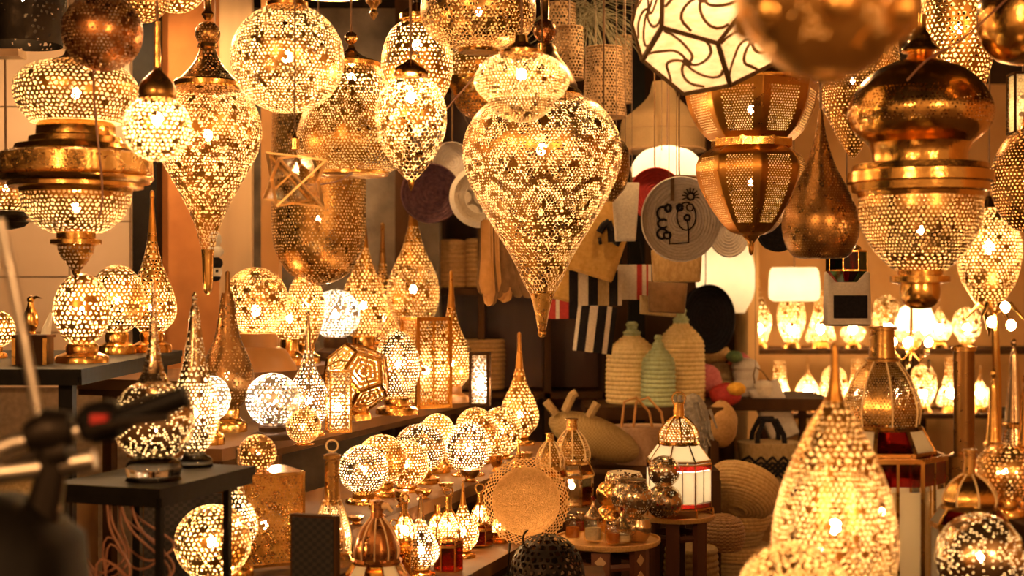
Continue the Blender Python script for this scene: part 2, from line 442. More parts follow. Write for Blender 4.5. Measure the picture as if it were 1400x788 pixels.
# ------------------------------------------------------------------ the setting
def struct(name, mb, mat, smooth=False, parent=None):
    o = mb.build(name, mat, parent, smooth); o['kind'] = 'structure'; return o
def px_box(x0, x1, y0, y1, d, t):          # a box whose front face fills these pixels at distance d
    a, b = W(x0, y0, d), W(x1, y1, d)
    return ((a.x+b.x)/2, d+t/2, (a.z+b.z)/2), (b.x-a.x, t, a.z-b.z)
def px_col(x0, x1, d, t):
    a, b = W(x0, 0, d), W(x1, 0, d)
    return ((a.x+b.x)/2, d+t/2, CEIL/2), (b.x-a.x, t, CEIL)
struct('floor', MB().box((0, 4, -.05), (12, 14, .1)), 'floor_stone')
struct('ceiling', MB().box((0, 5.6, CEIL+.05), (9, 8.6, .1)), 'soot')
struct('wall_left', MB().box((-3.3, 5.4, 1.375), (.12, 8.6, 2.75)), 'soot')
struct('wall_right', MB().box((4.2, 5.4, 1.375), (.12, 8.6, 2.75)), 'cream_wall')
struct('wall_back', MB().box((2.7, 9.6, 1.375), (3.0, .12, 2.75)), 'cream_wall')
struct('wall_middle', MB().box((.35, 8.1, 1.375), (1.9, .1, 2.75)), 'dark_wood')
struct('wall_divider', MB().box((1.32, 8.6, 1.375), (.06, 2.0, 2.75)), 'cream_wall')
struct('wall_back_left', MB().box((-1.95, 7.5, 1.375), (2.8, .1, 2.75)), 'stone')
struct('trim_1', MB().box(*px_col(318, 600, 6.95, .3)), 'stone')
struct('trim_2', MB().box(*px_col(212, 322, 6.2, .2)), 'orange_plaster')
struct('trim_3', MB().box(*px_col(181, 214, 6.1, .1)), 'black_paint')
struct('trim_4', MB().box(*px_col(357, 381, 5.75, .08)), 'mid_wood')
struct('trim_5', MB().box(*px_col(300, 344, 6.05, .05)), 'pale_wood')
struct('trim_6', MB().box(*px_col(860, 882, 6.9, .1)), 'black_paint')
struct('trim_7', MB().box(*px_col(540, 562, 6.6, .1)), 'dark_wood')
tw = struct('wall_tiled', MB().box(*px_box(-220, 181, -80, 900, 6.42, .06)), 'grout')
ys_ = [-76, -10, 66, 146, 226, 303, 379, 455, 531]
xs_ = [-215, -60, 95, 178]
for i in range(len(ys_)-1):
    for j in range(3):
        MB().box(*px_box(xs_[j]+1, xs_[j+1]-1, ys_[i]+1, ys_[i+1]-1, 6.40+rnd.uniform(0, .006), .03)).build('tile', 'tile_glaze', tw, False)
bm_ = thing('awning_beam', 'pale wooden beam end at the top left edge', 'beam', W(20, 74, 3.5))
MB().box((-.05, 0, 0), (.14, .06, .018)).build('plank', 'pale_wood', bm_, False)
MB().bar((-.10, 0, 0), (-.10, 0, CEIL-bm_.location.z), .012).build('hanger', 'black_paint', bm_, False)
# ------------------------------------------------------------------ hanging lamps
def P(cell, h=.74, **k): return dict(cell=cell, h=h, **k)
def LIN(**k): return dict(lin=True, **k)
lamp('tiered_lamp', 'wide tiered brass lamp with glowing pierced drum above and bowl below, hanging far left', 'lamp', 104, 3.5, [
    ('upper_drum', [(34, 84), (62, 92), (80, 110), (83, 128), (76, 148), (60, 168)], 'gold', P(7.3, .80)),
    ('neck_tube', [(12, 40), (13, 60), (17, 76), (34, 84)], 'aged_brass'),
    ('lid', [(49, 168), (52, 172), (53, 186), (62, 189), (63, 196), (80, 200), (82, 206), (98, 211)], 'brass', LIN()),
    ('band', [(98, 211), (102, 214), (103, 238), (101, 240)], 'engraved_brass', LIN()),
    ('rim', [(101, 240), (104, 243), (99, 250), (90, 252), (90, 257), (76, 259), (74, 264)], 'brass', LIN()),
    ('bowl', [(74, 264), (72, 278), (62, 298), (46, 312), (35, 318)], 'gold', P(6.7, .78)),
    ('collar', [(26, 317), (26, 326), (34, 328), (34, 334), (25, 336)], 'brass', LIN()),
    ('drop', [(25, 336), (23, 346), (14, 360), (6, 370)], 'gold', P(6.2, .72)),
    ('finial', [(6, 369), (5, 374), (2, 379), (0, 382)], 'brass')],
    hang=40, bulb=[(128, 8, 4), (284, 7, 3)])
lamp('globe_lamp', 'unlit dark copper globe lamp with fine holes, hanging top left', 'lamp', 140, 3.1, [
    ('shade', sph(44, 54, 14, 180), 'copper', P(5.6, .5, pat=pat('dots', .62))),
    ('collar', [(9, -22), (12, -20), (13, -10), (20, -9), (21, -6), (14, -5)], 'brass', LIN())], hang=-22)
lamp('globe_lamp', 'bottom of small bronze pierced globe lamp cut by the top edge, left', 'lamp', 192, 3.9, [
    ('shade', sph(-8, 40, 14, 180), 'bronze', P(6.2, .68)),
    ('collar', [(8, -60), (10, -50), (14, -47)], 'brass', LIN())], hang=-60, bulb=(-8, 5, 1.2))
lamp('globe_lamp', 'gold lit globe lamp showing only its bottom at the top edge', 'lamp', 240, 4.5, [
    ('shade', sph(-26, 44, 14, 180), 'gold', P(6.7, .72)),
    ('collar', [(8, -80), (10, -72), (14, -69)], 'brass', LIN())], hang=-80, bulb=(-20, 6, 3))
lamp('globe_lamp', 'small brightly lit globe lamp with smooth dome cap and thin stem, left', 'lamp', 215, 3.05, [
    ('shade', sph(175, 46, 28, 180), 'pale_gold', P(7.3, .80)),
    ('cap', [(4, 88), (5, 96), (12, 103), (22, 114), (26, 126), (25, 134), (24, 136)], 'aged_brass'),
    ('stem', [(4, 30), (4, 60), (5, 80), (5, 92)], 'brass', LIN(n=12))], hang=30, bulb=(163, 9, 4.5))
lamp('teardrop_lamp', 'large gold teardrop lamp with ball finial, bell collar and long tapering tip', 'lamp', 284, 3.9, [
    ('shade', [(44, 120), (60, 136), (71, 162), (73, 185), (66, 212), (48, 246), (30, 280), (17, 310), (9, 342)], 'gold', P(5.6, .76, pat=pat('rose', .76, n=6, s=[(.30, 0), (.5, .5), (.68, 0)], rad=.13, asp=1.7))),
    ('bell', [(10, 64), (13, 74), (20, 88), (32, 102), (40, 110), (44, 112)], 'aged_brass', P(5.0, .5, pat=pat('dots', .6))),
    ('ring', [(44, 111), (46, 113), (46, 119), (44, 121)], 'brass', LIN()),
    ('neck', [(9, 60), (13, 60), (14, 65), (9, 66)], 'brass', LIN()),
    ('finial_ball', sph(46, 17, 0, 180), 'bronze', P(5.0, .6)),
    ('stem', [(5, 0), (5, 14), (9, 20), (4, 28)], 'brass', LIN(n=12)),
    ('tip', [(9, 341), (8, 352), (7, 380), (5, 400), (0, 404)], 'brass')], hang=0, bulb=(185, 8, 5))
lamp('globe_lamp', 'large bright globe lamp with engraved rings and brass collar, top left of centre', 'lamp', 393, 3.55, [
    ('shade', sph(80, 77, 20, 180, .98), 'pale_gold', P(5.6, .62, pat=pat('rose', .64, n=9, s=[(.48, .35)], rad=.13, asp=2.0))),
    ('collar', [(24, -20), (24, 2), (29, 4), (29, 9), (26, 10)], 'brass', LIN())], hang=-20, bulb=(78, 9, 6))
lamp('bell_lamp', 'pear-shaped gold lamp with smooth cap and ring beside large globe', 'lamp', 480, 4.1, [
    ('shade', [(38, 90), (48, 110), (62, 146), (73, 180), (75, 204), (66, 226), (52, 236)], 'gold', P(5.0, .66, pat=pat('rose', .68, n=8, s=[(.5, 0)], rad=.12, asp=1.8))),
    ('cap', [(4, 62), (8, 70), (16, 76), (28, 82), (36, 85)], 'aged_brass'),
    ('band', [(36, 84), (40, 86), (40, 92), (38, 93)], 'brass', LIN()),
    ('foot_rim', [(52, 235), (52, 239), (49, 241)], 'brass', LIN()),
    ('ring', sph(52, 9, 0, 180), 'brass')], hang=43, bulb=(108, 8, 3.6))
lamp('egg_lamp', 'upper gold egg lamp behind another egg lamp, top centre', 'lamp', 570, 4.2, [
    ('shade', [(14, 26), (34, 40), (46, 66), (49, 92), (45, 116), (33, 140), (16, 160), (4, 170)], 'gold', P(6.7, .78)),
    ('cap', [(4, 4), (8, 8), (20, 16), (24, 20), (24, 27), (16, 29)], 'brass', LIN())], hang=4, bulb=(62, 8, 5))
lamp('egg_lamp', 'lower bright pointed egg lamp with flower piercings, in front, top centre', 'lamp', 562, 3.6, [
    ('shade', [(17, 104), (36, 118), (47, 142), (49, 162), (45, 188), (33, 214), (16, 236), (4, 248)], 'pale_gold', P(6.7, .80, pat=pat('rose', .82, n=7, s=[(.46, .2)], rad=.14, asp=1.9))),
    ('cap', [(5, 82), (10, 86), (20, 92), (24, 97), (24, 103), (17, 106)], 'brass', LIN()),
    ('finial', [(4, 247), (4, 252), (2, 258), (0, 262)], 'brass')], hang=82, bulb=(133, 8, 5))
lamp('pot_lamp', 'big gold pot lamp with flower piercings cut by top edge, centre', 'lamp', 654, 3.85, [
    ('shade', [(50, -40), (72, -14), (79, 10), (75, 36), (58, 56), (32, 66), (26, 68)], 'aged_brass', P(6.2, .66, pat=pat('rose', .68, n=9, s=[(.45, .4)], rad=.2, asp=2.4))),
    ('foot_rim', [(26, 67), (28, 69), (26, 72), (22, 72)], 'brass', LIN()),
    ('collar', [(20, -64), (20, -50), (50, -42), (50, -38)], 'brass', LIN())], hang=-64, bulb=(16, 6, 1.3))
lamp('stacked_lamp', 'gold stacked lamp half hidden behind the wide saucer lamp, centre', 'lamp', 660, 4.75, [
    ('upper_bowl', [(24, 58), (50, 76), (58, 92), (52, 108)], 'gold', P(5.6, .7)),
    ('rim', [(52, 107), (50, 116), (44, 122), (40, 132)], 'brass', LIN()),
    ('lower_bowl', [(40, 132), (36, 146), (24, 158), (8, 164)], 'gold', P(5.6, .7)),
    ('neck', [(6, 20), (7, 40), (24, 58)], 'brass')], hang=20, bulb=(92, 6, 1.4))
lamp('saucer_lamp', 'wide saucer-shaped bright gold lamp hanging above big teardrop', 'lamp', 713, 3.2, [
    ('shade', [(30, 74), (50, 84), (63, 102), (65, 114), (58, 128), (46, 138)], 'pale_gold', P(4.7, .62)),
    ('lower_dome', [(46, 138), (40, 150), (26, 161), (8, 167), (0, 168)], 'aged_brass', P(4.7, .5)),
    ('collar', [(8, 48), (10, 58), (24, 68), (30, 70), (30, 75)], 'brass', LIN())], hang=48, bulb=(102, 8, 5))
lamp('ball_pendant', 'small bronze ball pendant on a bell-shaped brass lamp behind, centre top', 'lamp', 745, 4.5, [
    ('finial_ball', sph(42, 16), 'copper', P(4.7, .5)),
    ('neck', [(6, 0), (6, 26), (9, 30)], 'brass', LIN(n=12)),
    ('shade', [(10, 58), (16, 66), (18, 74), (34, 96), (44, 116), (46, 126)], 'bronze'),
    ('ring', [(46, 124), (50, 126), (50, 134), (46, 136)], 'brass', LIN())], hang=0)
lamp('teardrop_lamp', 'largest gold teardrop lamp with flower piercings and long point, picture centre', 'lamp', 741, 4.1, [
    ('shade', [(52, 130), (82, 148), (102, 176), (109, 206), (104, 238), (88, 274), (66, 312), (42, 352), (26, 386), (17, 402)], 'pale_gold', P(5.2, .74, pat=pat('rose', .76, n=8, s=[(.22, 0), (.40, .5), (.58, 0), (.74, .5)], rad=.12, asp=2.0))),
    ('crown', [(30, 108), (34, 118), (52, 124), (54, 130), (52, 132)], 'brass', LIN()),
    ('stem', [(6, 60), (6, 100), (30, 108)], 'brass', LIN(n=14)),
    ('tip', [(17, 401), (12, 418), (6, 448), (5, 452)], 'engraved_brass'),
    ('finial_ball', sph(456, 6), 'brass')], hang=60, bulb=[(205, 9, 8)])
lamp('egg_lamp', 'dull gold egg lamp peeking from behind the big teardrop on its right', 'lamp', 825, 4.7, [
    ('shade', [(12, 180), (32, 200), (36, 228), (30, 256), (14, 276)], 'aged_brass', P(5.2, .5)),
    ('cap', [(4, 160), (6, 172), (14, 182)], 'brass')], hang=160)
OCT = dict(facets=8)
def facet_pat(h, lo, hi):
    def f(u, s):
        q = (u*8) % 1; e = np.minimum(q, 1-q)
        return np.where((e > .16) & (s > lo) & (s < hi), h*np.clip(nrg.normal(1, .1, u.shape), .7, 1.2), 0)
    return f
lamp('octagon_lantern', 'eight-sided engraved gold lantern of two stacked cups with pointed tip', 'lantern', 1027, 3.95, [
    ('upper_cup', [(94, 116), (92, 124), (86, 150), (72, 178), (58, 192)], 'gold', dict(cell=4.6, facets=8, jit=.2, pat=facet_pat(.55, .14, .88))),
    ('waist', [(56, 190), (56, 202), (52, 204)], 'brass', dict(lin=True, facets=8)),
    ('lower_cup', [(52, 202), (70, 214), (76, 232), (70, 258), (52, 290), (30, 316), (14, 322)], 'gold', dict(cell=4.6, facets=8, jit=.2, pat=facet_pat(.45, .16, .8))),
    ('finial', [(14, 321), (10, 325), (5, 332), (3, 346), (0, 350)], 'brass'),
    ('upper_dome', [(20, 20), (60, 60), (88, 100), (96, 112), (94, 117)], 'brass', dict(facets=8))], hang=20, bulb=[(150, 6, 2.0), (250, 5, .9)])
lamp('globe_lamp', 'big blurred smooth brass lamp close up at top right', 'lamp', 1132, 1.45, [
    ('shade', [(60, -110), (110, -70), (128, -24), (122, 20), (92, 66), (50, 98), (18, 110)], 'fore_brass', dict(cell=7, pat=lambda u, s: np.where((np.abs(s-.60) < .16) & (nrg.uniform(0, 1, u.shape) < .22) & (np.cos(u*2*PI*7) > -.1), .55, 0))),
    ('finial', [(18, 109), (16, 114), (6, 118), (0, 119)], 'brass'),
    ('collar', [(30, -130), (34, -118), (60, -112)], 'brass')], hang=-130, bulb=(-60, 8, .8))
fg = bpy.data.objects[[o.name for o in COL.objects if o.get('label', '').startswith('big blurred smooth brass')][0]]; kf = 1.45/F
for a in range(7):
    w_ = 2*PI*(a+.15)/7; m = MB(); m.ellipsoid((math.cos(w_)*108*kf, math.sin(w_)*108*kf, (119-26)*kf), 24*kf, 24*kf, 24*kf, 16, 10); m.build('boss', 'fore_brass', fg)
lamp('drop_lamp', 'unlit bronze drop-shaped lamp with pointed top, right of centre', 'lamp', 1122, 3.5, [
    ('shade', [(4, 166), (9, 190), (20, 226), (38, 262), (51, 294), (52, 316), (46, 338), (34, 352), (6, 354)], 'bronze', P(4.6, .45)),
    ('spike', [(0, 148), (2, 150), (5, 168)], 'bronze')], hang=148)
lamp('shield_lamp', 'tall gold leaf-pierced oval lamp behind tiered lamp at top right', 'lamp', 1310, 4.0, [
    ('shade', [(20, -70), (40, -40), (50, 0), (51, 40), (46, 80), (34, 120), (20, 140)], 'gold', P(7.3, .74)),
    ('collar', [(6, -90), (10, -80), (20, -71)], 'brass')], hang=-90, bulb=(40, 7, 3.2))
lamp('cone_lamp', 'bronze pierced cone lamp pointing down behind octagon lantern', 'lamp', 1166, 4.2, [
    ('shade', [(60, 60), (62, 90), (48, 130), (30, 170), (12, 204), (3, 216)], 'aged_brass', P(5.0, .6)),
    ('cap', [(6, 20), (30, 40), (60, 60)], 'brass')], hang=20, bulb=(110, 5, 1.6))
lamp('tiered_lamp', 'tiered brass lamp with pierced bowl and cup finial, hanging at right', 'lamp', 1258, 3.3, [
    ('stem', [(8, 20), (8, 40), (13, 48), (16, 58), (24, 66), (26, 70), (16, 74), (20, 80), (38, 86)], 'brass'),
    ('upper_body', [(38, 86), (62, 98), (84, 120), (97, 150), (94, 170), (82, 186), (68, 198), (63, 212), (64, 224)], 'brass', P(5.6, .5, n=48, pat=lambda u, s: np.where((s > .36) & (s < .66) & (nrg.uniform(0, 1, u.shape) < .7), .5, 0))),
    ('tier_rings', [(64, 224), (90, 226), (92, 234), (97, 236), (98, 250), (92, 252), (91, 262), (84, 264), (82, 270)], 'brass', LIN(n=48)),
    ('bowl', [(82, 270), (83, 288), (78, 314), (64, 340), (46, 360), (34, 370)], 'aged_brass', P(6.2, .66)),
    ('collar', [(30, 369), (30, 376), (40, 378), (40, 386), (26, 389)], 'brass', LIN()),
    ('cup', [(26, 388), (27, 400), (24, 412), (14, 421), (0, 423)], 'brass')], hang=20, bulb=[(315, 6, 2.6)])
lamp('bowl_lamp', 'smooth brass bowl lamp cut by the right edge near the top', 'lamp', 1404, 3.1, [
    ('shade', [(30, -30), (62, 0), (66, 30), (60, 58), (40, 80), (14, 88), (0, 89)], 'brass', dict(n=40)),
    ('collar', [(10, -60), (14, -44), (30, -31)], 'brass')], hang=-60)
lamp('globe_lamp', 'bronze speckled globe lamp cut by the right edge', 'lamp', 1404, 3.9, [
    ('shade', [(8, 176), (28, 190), (44, 220), (47, 250), (40, 284), (22, 310), (6, 318)], 'bronze', P(5.6, .55)),
    ('cap', [(4, 150), (6, 168), (10, 178)], 'brass')], hang=150, bulb=(250, 5, 1.2))
lamp('teardrop_lamp', 'blurred glowing teardrop lamp hanging further back at right', 'lamp', 1352, 6.2, [
    ('shade', [(10, 284), (30, 300), (42, 326), (43, 352), (36, 384), (20, 412), (8, 430)], 'pale_gold', P(5.6, .7)),
    ('tip', [(8, 429), (4, 446), (0, 462)], 'brass'),
    ('cap', [(3, 268), (10, 284)], 'brass', LIN())], hang=268, bulb=(338, 10, 7))
lamp('cylinder_lamp', 'huge unlit brown pierced cylinder lamp with rounded end behind the star', 'lamp', 436, 5.2, [
    ('shade', [(62, 120), (64, 200), (64, 300), (60, 340), (44, 370), (20, 386), (0, 390)], 'aged_brass', P(4.7, .5, pat=pat('dots', .6))),
    ('lid', [(6, 96), (30, 104), (62, 112), (64, 120)], 'bronze')], hang=96, bulb=(300, 5, .6))
lamp('pendant_finial', 'tiny carved brass pendant hanging against the stone wall, top', 'pendant', 511, 5.2, [
    ('body', [(2, -10), (9, -4), (11, 2), (6, 8), (4, 14), (6, 18), (3, 24), (0, 28)], 'aged_brass')], hang=-10)
lamp('lamp_fragment', 'pierced gold bowl lamp with dark rings at the left edge', 'lamp', 8, 4.2, [
    ('shade', [(28, 236), (36, 250), (38, 264), (30, 280), (18, 288)], 'gold', P(6.7, .72)),
    ('rings', [(18, 288), (30, 290), (32, 296), (26, 300), (30, 304), (24, 310), (8, 314)], 'iron', LIN()),
    ('cap', [(4, 214), (12, 228), (28, 237)], 'brass')], hang=214, bulb=(258, 5, 1.5))
lamp('black_pierced_lamp', 'black drum lamp pricked with tiny light holes, top left corner', 'lamp', 34, 3.9, [
    ('shade', [(50, -50), (54, -20), (54, 30), (50, 62)], 'iron', P(7.8, .35, pat=pat('sparse', .45, p=.4))),
    ('lid', [(6, -80), (30, -64), (50, -50)], 'iron')], hang=-80, bulb=(0, 5, 1.5))
# ------------------------------------------------------------------ benches and tables
BA = math.atan2(-.325, .946)
def bench(name, label, corner, h, w, L, top_mat, leg_mat, th=.035, legs=((.06, .06), (.06, .94), (.94, .06), (.94, .94)), lw=.035, group=None, rot=None, brace=True):
    """corner: (x, y) of the front right corner of the top, h metres below the eye."""
    z = H-h; t = thing(name, label, 'table', (corner[0], corner[1], 0), group, BA if rot is None else rot)
    MB().box((-w/2, L/2, z-th/2), (w, L, th)).build('top', top_mat, t, False)
    e = MB(); e.box((-w/2, .012, z-th-.01), (w-.02, .02, .02)); e.box((-.012, L/2, z-th-.01), (.02, L-.02, .02))
    e.build('apron', leg_mat, t, False)
    for a, b in legs:
        MB().box((-w*a, L*b, (z-th)/2), (lw, lw, z-th)).build('leg', leg_mat, t, False)
    return t
bench('display_table', 'black framed table carrying globe lamps at far left', (-1.06, 3.42), .20, .9, 1.05, 'black_paint', 'black_paint', th=.02, rot=0)
bench('display_table', 'small black metal table under the silver globe lamp, front left', (-.735, 2.9), .42, .27, .40, 'black_paint', 'black_paint', th=.02, lw=.014, legs=((.06, .06), (.06, .75), (.94, .06), (.94, .75)))
bench('display_bench', 'long dark wooden bench of lit lamps receding to the right', (-.81, 3.88), .45, .31, 2.2, 'bench_wood', 'dark_wood')
bench('display_bench', 'raised wooden shelf behind the long bench, holding tall lamps', (-1.05, 4.47), .30, .42, 2.6, 'bench_wood', 'dark_wood')
bench('display_bench', 'lower wooden bench crowded with glowing egg lamps', (-.41, 3.55), .62, .42, 2.1, 'bench_wood', 'dark_wood')
bench('display_bench', 'lowest wooden bench of small lanterns and copper lantern', (-.225, 3.3), .75, .34, 1.02, 'bench_wood', 'dark_wood')
bench('low_stand', 'low stand under the gold cube lantern, front left', (-.47, 3.25), .70, .34, .42, 'dark_wood', 'black_paint')
bench('low_crate', 'dark low crate under the pierced round tray', (.26, 3.5), .80, .26, .5, 'dark_wood', 'dark_wood', rot=0)
bench('low_crate', 'dark crate carrying the domed brass lanterns', (.40, 4.58), .763, .31, .44, 'dark_wood', 'dark_wood', rot=0)
bench('display_table', 'dark table at front right holding big blurred egg lamp', (1.36, 2.08), .67, .98, 1.09, 'dark_wood', 'dark_wood', rot=0)
bench('low_stand', 'low stand under the tall domed lantern at right', (1.3, 3.2), .88, .62, .5, 'dark_wood', 'dark_wood', rot=0)
# ------------------------------------------------------------------ standing lamps
def foot(r, y0, y1, mat='brass', name='base'):
    h = y1-y0
    return (name, [(r*.55, y0), (r*.62, y0+h*.15), (r*.60, y0+h*.45), (r*.95, y0+h*.62), (r, y0+h*.75), (r, y1)], mat, dict(lin=True, n=28))
WARM = (1.0, .59, .25); WHITE = (1.0, .80, .54)
def ball(label, cx, h, cy_, r, yb, mat='gold', cell=6.5, ho=.76, w=3.0, br=6, fr=.6, sq=1.0, fmat='brass', name='globe_lamp', c=WARM, p=None, extra=(), by=0):
    y1 = cy_+r*sq*.985
    a1 = math.degrees(math.acos(-.93))
    o = dict(cell=cell, h=ho)
    if p: o['pat'] = p
    return lamp(name, label, 'lamp', cx, dep(yb, h), [('shade', sph(cy_, r, 4, a1, sq, 10), mat, o), foot(r*fr, cy_+r*sq*.92, yb, fmat), *extra],
                bulb=(cy_+by, br, w, c) if w else None)
def tear(label, cx, h, yt, ym, r, y1, yb, mat='gold', cell=5.5, ho=.72, w=2.5, fr=.8, fmat='brass', smat=None, br=6, c=WARM, slim=1.0, name='teardrop_lamp', split=.42, p=None):
    L = ym-yt; ys = yt+split*L
    rs = r*(.15*slim+.05)
    sh = [(rs, ys), (r*.42*slim, yt+.62*L), (r*.80, yt+.82*L), (r, ym), (r*.90, ym+(y1-ym)*.5), (r*.5, y1)]
    o = dict(cell=cell, h=ho)
    if p: o['pat'] = p
    return lamp(name, label, 'lamp', cx, dep(yb, h), [
        ('shade', sh, mat, o),
        ('spire', [(0, yt-2), (r*.06+.8, yt), (r*.05+1.2, yt+.10*L), (rs*.7, yt+.26*L), (rs, ys+.5)], smat or mat),
        foot(r*fr, y1-1, yb, fmat)], bulb=(ym, br, w, c) if w else None)
for lb, cx, cy_, r, yb, w in (
    ('gold egg lamp wedged between the oval lamp and bright silvery egg', 612, 606, 24, 640, 1.6),
    ('gold round lamp partly hidden right of the bright silvery egg', 668, 606, 24, 632, 1.6)):
    ball(lb, cx, .62, cy_, r, yb, 'gold', 5, .72, w, 6, .75, 1.1, name='egg_lamp')
for j, tt in enumerate((.10, .24, .40, .56, .74, .95, 1.2, 1.5)):
    x_, y_ = -.41+.325*tt-.946*.035, 3.55+.946*tt+.325*.035
    px_ = 700+x_/y_*F; yb_ = 394+.62*F/y_; r_ = (11, 14, 10, 12)[j % 4]; h_ = (10, 16, 22, 12)[j % 4]
    lamp('brass_bowl', ('first', 'second', 'third', 'fourth', 'fifth', 'sixth', 'seventh', 'eighth')[j]+' small brass bowl from the near end along lower bench edge', 'bowl', px_, y_, [
        ('bowl', [(r_, yb_-h_), (r_*.95, yb_-h_*.8), (r_*.8, yb_-h_*.5), (r_*.45, yb_-h_*.25)], ('brass', 'engraved_brass', 'aged_brass')[j % 3]),
        ('foot', [(r_*.45, yb_-h_*.26), (r_*.5, yb_-h_*.1), (r_*.8, yb_)], 'brass', LIN(n=20))], group='small brass bowls along the lower bench')
# far left table (h = .20)
ball('bright pierced egg globe lamp with brass foot, far left table', 112, .20, 424, 38, 496, 'gold', 7.6, .8, 4, 7, .95, 1.32)
ball('lit globe lamp standing behind the far left egg globe', 160, .20, 410, 37, 484, 'pale_gold', 6.5, .78, 3.5, 6, .7, 1.3)
tear('gold long-necked teardrop lamp at the back of far left table', 208, .20, 262, 422, 33, 454, 482, 'gold', 6, .76, 3)
ball('pierced gold lamp cut by the left edge on the far table', -6, .20, 450, 26, 490, 'gold', 6.5, .74, 2, 5, .6)
# small front table (h = .42)
lamp('spire_lamp', 'mirror-silver speckled globe lamp with tall spire, front left table', 'lamp', 210, dep(656, .42), [
    ('globe', sph(575, 56, 12, 164, 1.0, 11), 'silver', dict(cell=4.5, pat=pat('sparse', .42, p=.42))),
    ('spire', [(0, 384), (2, 388), (3, 404), (5, 440), (8, 476), (14, 506), (22, 521)], 'silver', dict(cell=5.5, pat=pat('sparse', .5, p=.5))),
    ('neck_ring', [(17, 518), (19, 520), (19, 524), (13, 526)], 'silver', LIN()),
    ('base', [(26, 626), (34, 630), (38, 640), (36, 652), (38, 656)], 'clear_glass')], bulb=(590, 5, 1.8))
lamp('spire_lamp', 'slim copper-silver spire lamp with glowing body beside silver globe', 'lamp', 266, dep(638, .42), [
    ('body', [(17, 500), (22, 520), (30, 545), (32, 570), (26, 600), (14, 618)], 'silver', P(6, .72)),
    ('spire', [(0, 398), (3, 402), (4, 408), (2.5, 412), (6, 424), (9, 450), (13, 478), (17, 501)], 'silver', dict(cell=5, pat=pat('sparse', .55, p=.6))),
    ('base', [(12, 617), (16, 622), (24, 628), (25, 638)], 'clear_glass')], bulb=(565, 6, 2.2))
# long bench (h = .45)
ball('white-glowing small globe lamp half hidden by the copper spire lamp', 290, .45, 545, 25, 608, 'white_metal', 6.5, .8, 2.6, 6, .7, c=WHITE, sq=1.25)
tear('unlit brown long-necked bottle lamp left of large lit globe', 311, .45, 372, 514, 36, 558, 590, 'dark_bronze', 5.5, .5, .12, fr=.75, slim=1.15, split=.2, p=pat('dots', .5))
ball('brilliant white lattice globe lamp on a dark wooden foot', 373, .45, 547, 37, 600, 'white_metal', 7, .82, 4.5, 7, .85, c=WHITE, fmat='dark_wood')
tear('silver teardrop lamp with tall spire behind white globe', 421, .45, 428, 548, 29, 584, 596, 'silver', 5.5, .7, 2.6, slim=.9, c=WHITE)
ball('small amber ball lamp at the edge of long bench', 415, .45, 583, 24, 608, 'aged_brass', 4.5, .5, 1.6, 5, .6)
ball('upright pierced egg lamp of rosy silver on the long bench', 543, .45, 500, 31, 566, 'silver', 5, .7, 2.8, 6, .95, 1.55)
tear('broad teardrop lamp on wooden foot beside tall box lantern', 617, .45, 372, 497, 30, 528, 550, 'gold', 5, .62, 2.6, fmat='mid_wood', fr=.8)
# raised shelf (h = .30)
lamp('globe_lamp', 'large lit globe lamp with daisy piercings on flared wooden foot', 'lamp', 350, dep(506, .30), [
    ('shade', sph(412, 44, 4, 160, 1.06, 11), 'gold', dict(cell=5, pat=pat('rose', .66, n=8, s=[(.5, .1)], rad=.16, asp=2.2))),
    ('foot', [(28, 456), (30, 462), (30, 474), (40, 478), (54, 500), (56, 506)], 'mid_wood', LIN())], bulb=(425, 8, 4))
ball('gold globe lamp squeezed behind the daisy globe on its right', 396, .30, 436, 30, 500, 'gold', 5, .72, 2.6, 6, .7)
tear('tall gold bottle lamp with very long neck below the star', 418, .30, 284, 416, 26, 470, 497, 'gold', 5, .7, 2.6, slim=.7)
ball('white globe lamp with round medallion piercings on dark foot', 459, .30, 430, 34, 493, 'white_metal', 5.5, .78, 3.6, 6, .8, c=WHITE, fmat='dark_wood', p=pat('rose', .74, n=9, s=[(.52, .1)], rad=.17, asp=2.4))
tear('gold teardrop lamp with long amber neck, left of the back trio', 497, .30, 280, 418, 33, 460, 488, 'gold', 5, .7, 2.8)
tear('gold teardrop lamp with dark slender spire, middle of the back trio', 523, .30, 306, 434, 32, 468, 482, 'aged_brass', 4.8, .68, 2.4, slim=.7, smat='bronze')
tear('gold teardrop lamp nearest the wicker baskets, right of the back trio', 565, .30, 246, 396, 36, 450, 486, 'gold', 5, .7, 2.8)
# lower bench (h = .62)
for lb, cx, cy_, r, yb, sq, mat, w in (
    ('front squat egg lamp with bright spot, nearest end of lower bench', 497, 642, 34, 688, 1.0, 'silver', 2.4),
    ('round gold lamp just behind the front squat egg lamp', 522, 628, 34, 678, 1.0, 'gold', 2.2),
    ('gold ball lamp third from the near end of lower bench', 556, 634, 31, 672, 1.05, 'gold', 2.4),
    ('rosy silver oval lamp above the third ball lamp', 575, 612, 36, 660, .9, 'silver', 1.8),
    ('small pointed gold egg lamp at the back edge of lower bench', 598, 592, 24, 646, 1.1, 'gold', 1.8),
    ('bright silvery egg lamp in the middle of lower bench', 640, 612, 31, 650, 1.15, 'silver', 3.0),
    ('gold egg lamp behind the bright silvery egg lamp', 650, 588, 28, 634, 1.1, 'gold', 1.8),
    ('large pale egg lamp at the far end of lower bench', 684, 590, 29, 626, 1.15, 'pale_gold', 2.2)):
    ball(lb, cx, .62, cy_, r, yb, mat, 5, .72, w, 6, .75, sq, name='egg_lamp')
tear('gold bottle lamp with long smooth neck, far end of lower bench', 710, .62, 456, 568, 27, 596, 608, 'gold', 5.5, .7, 2.2)
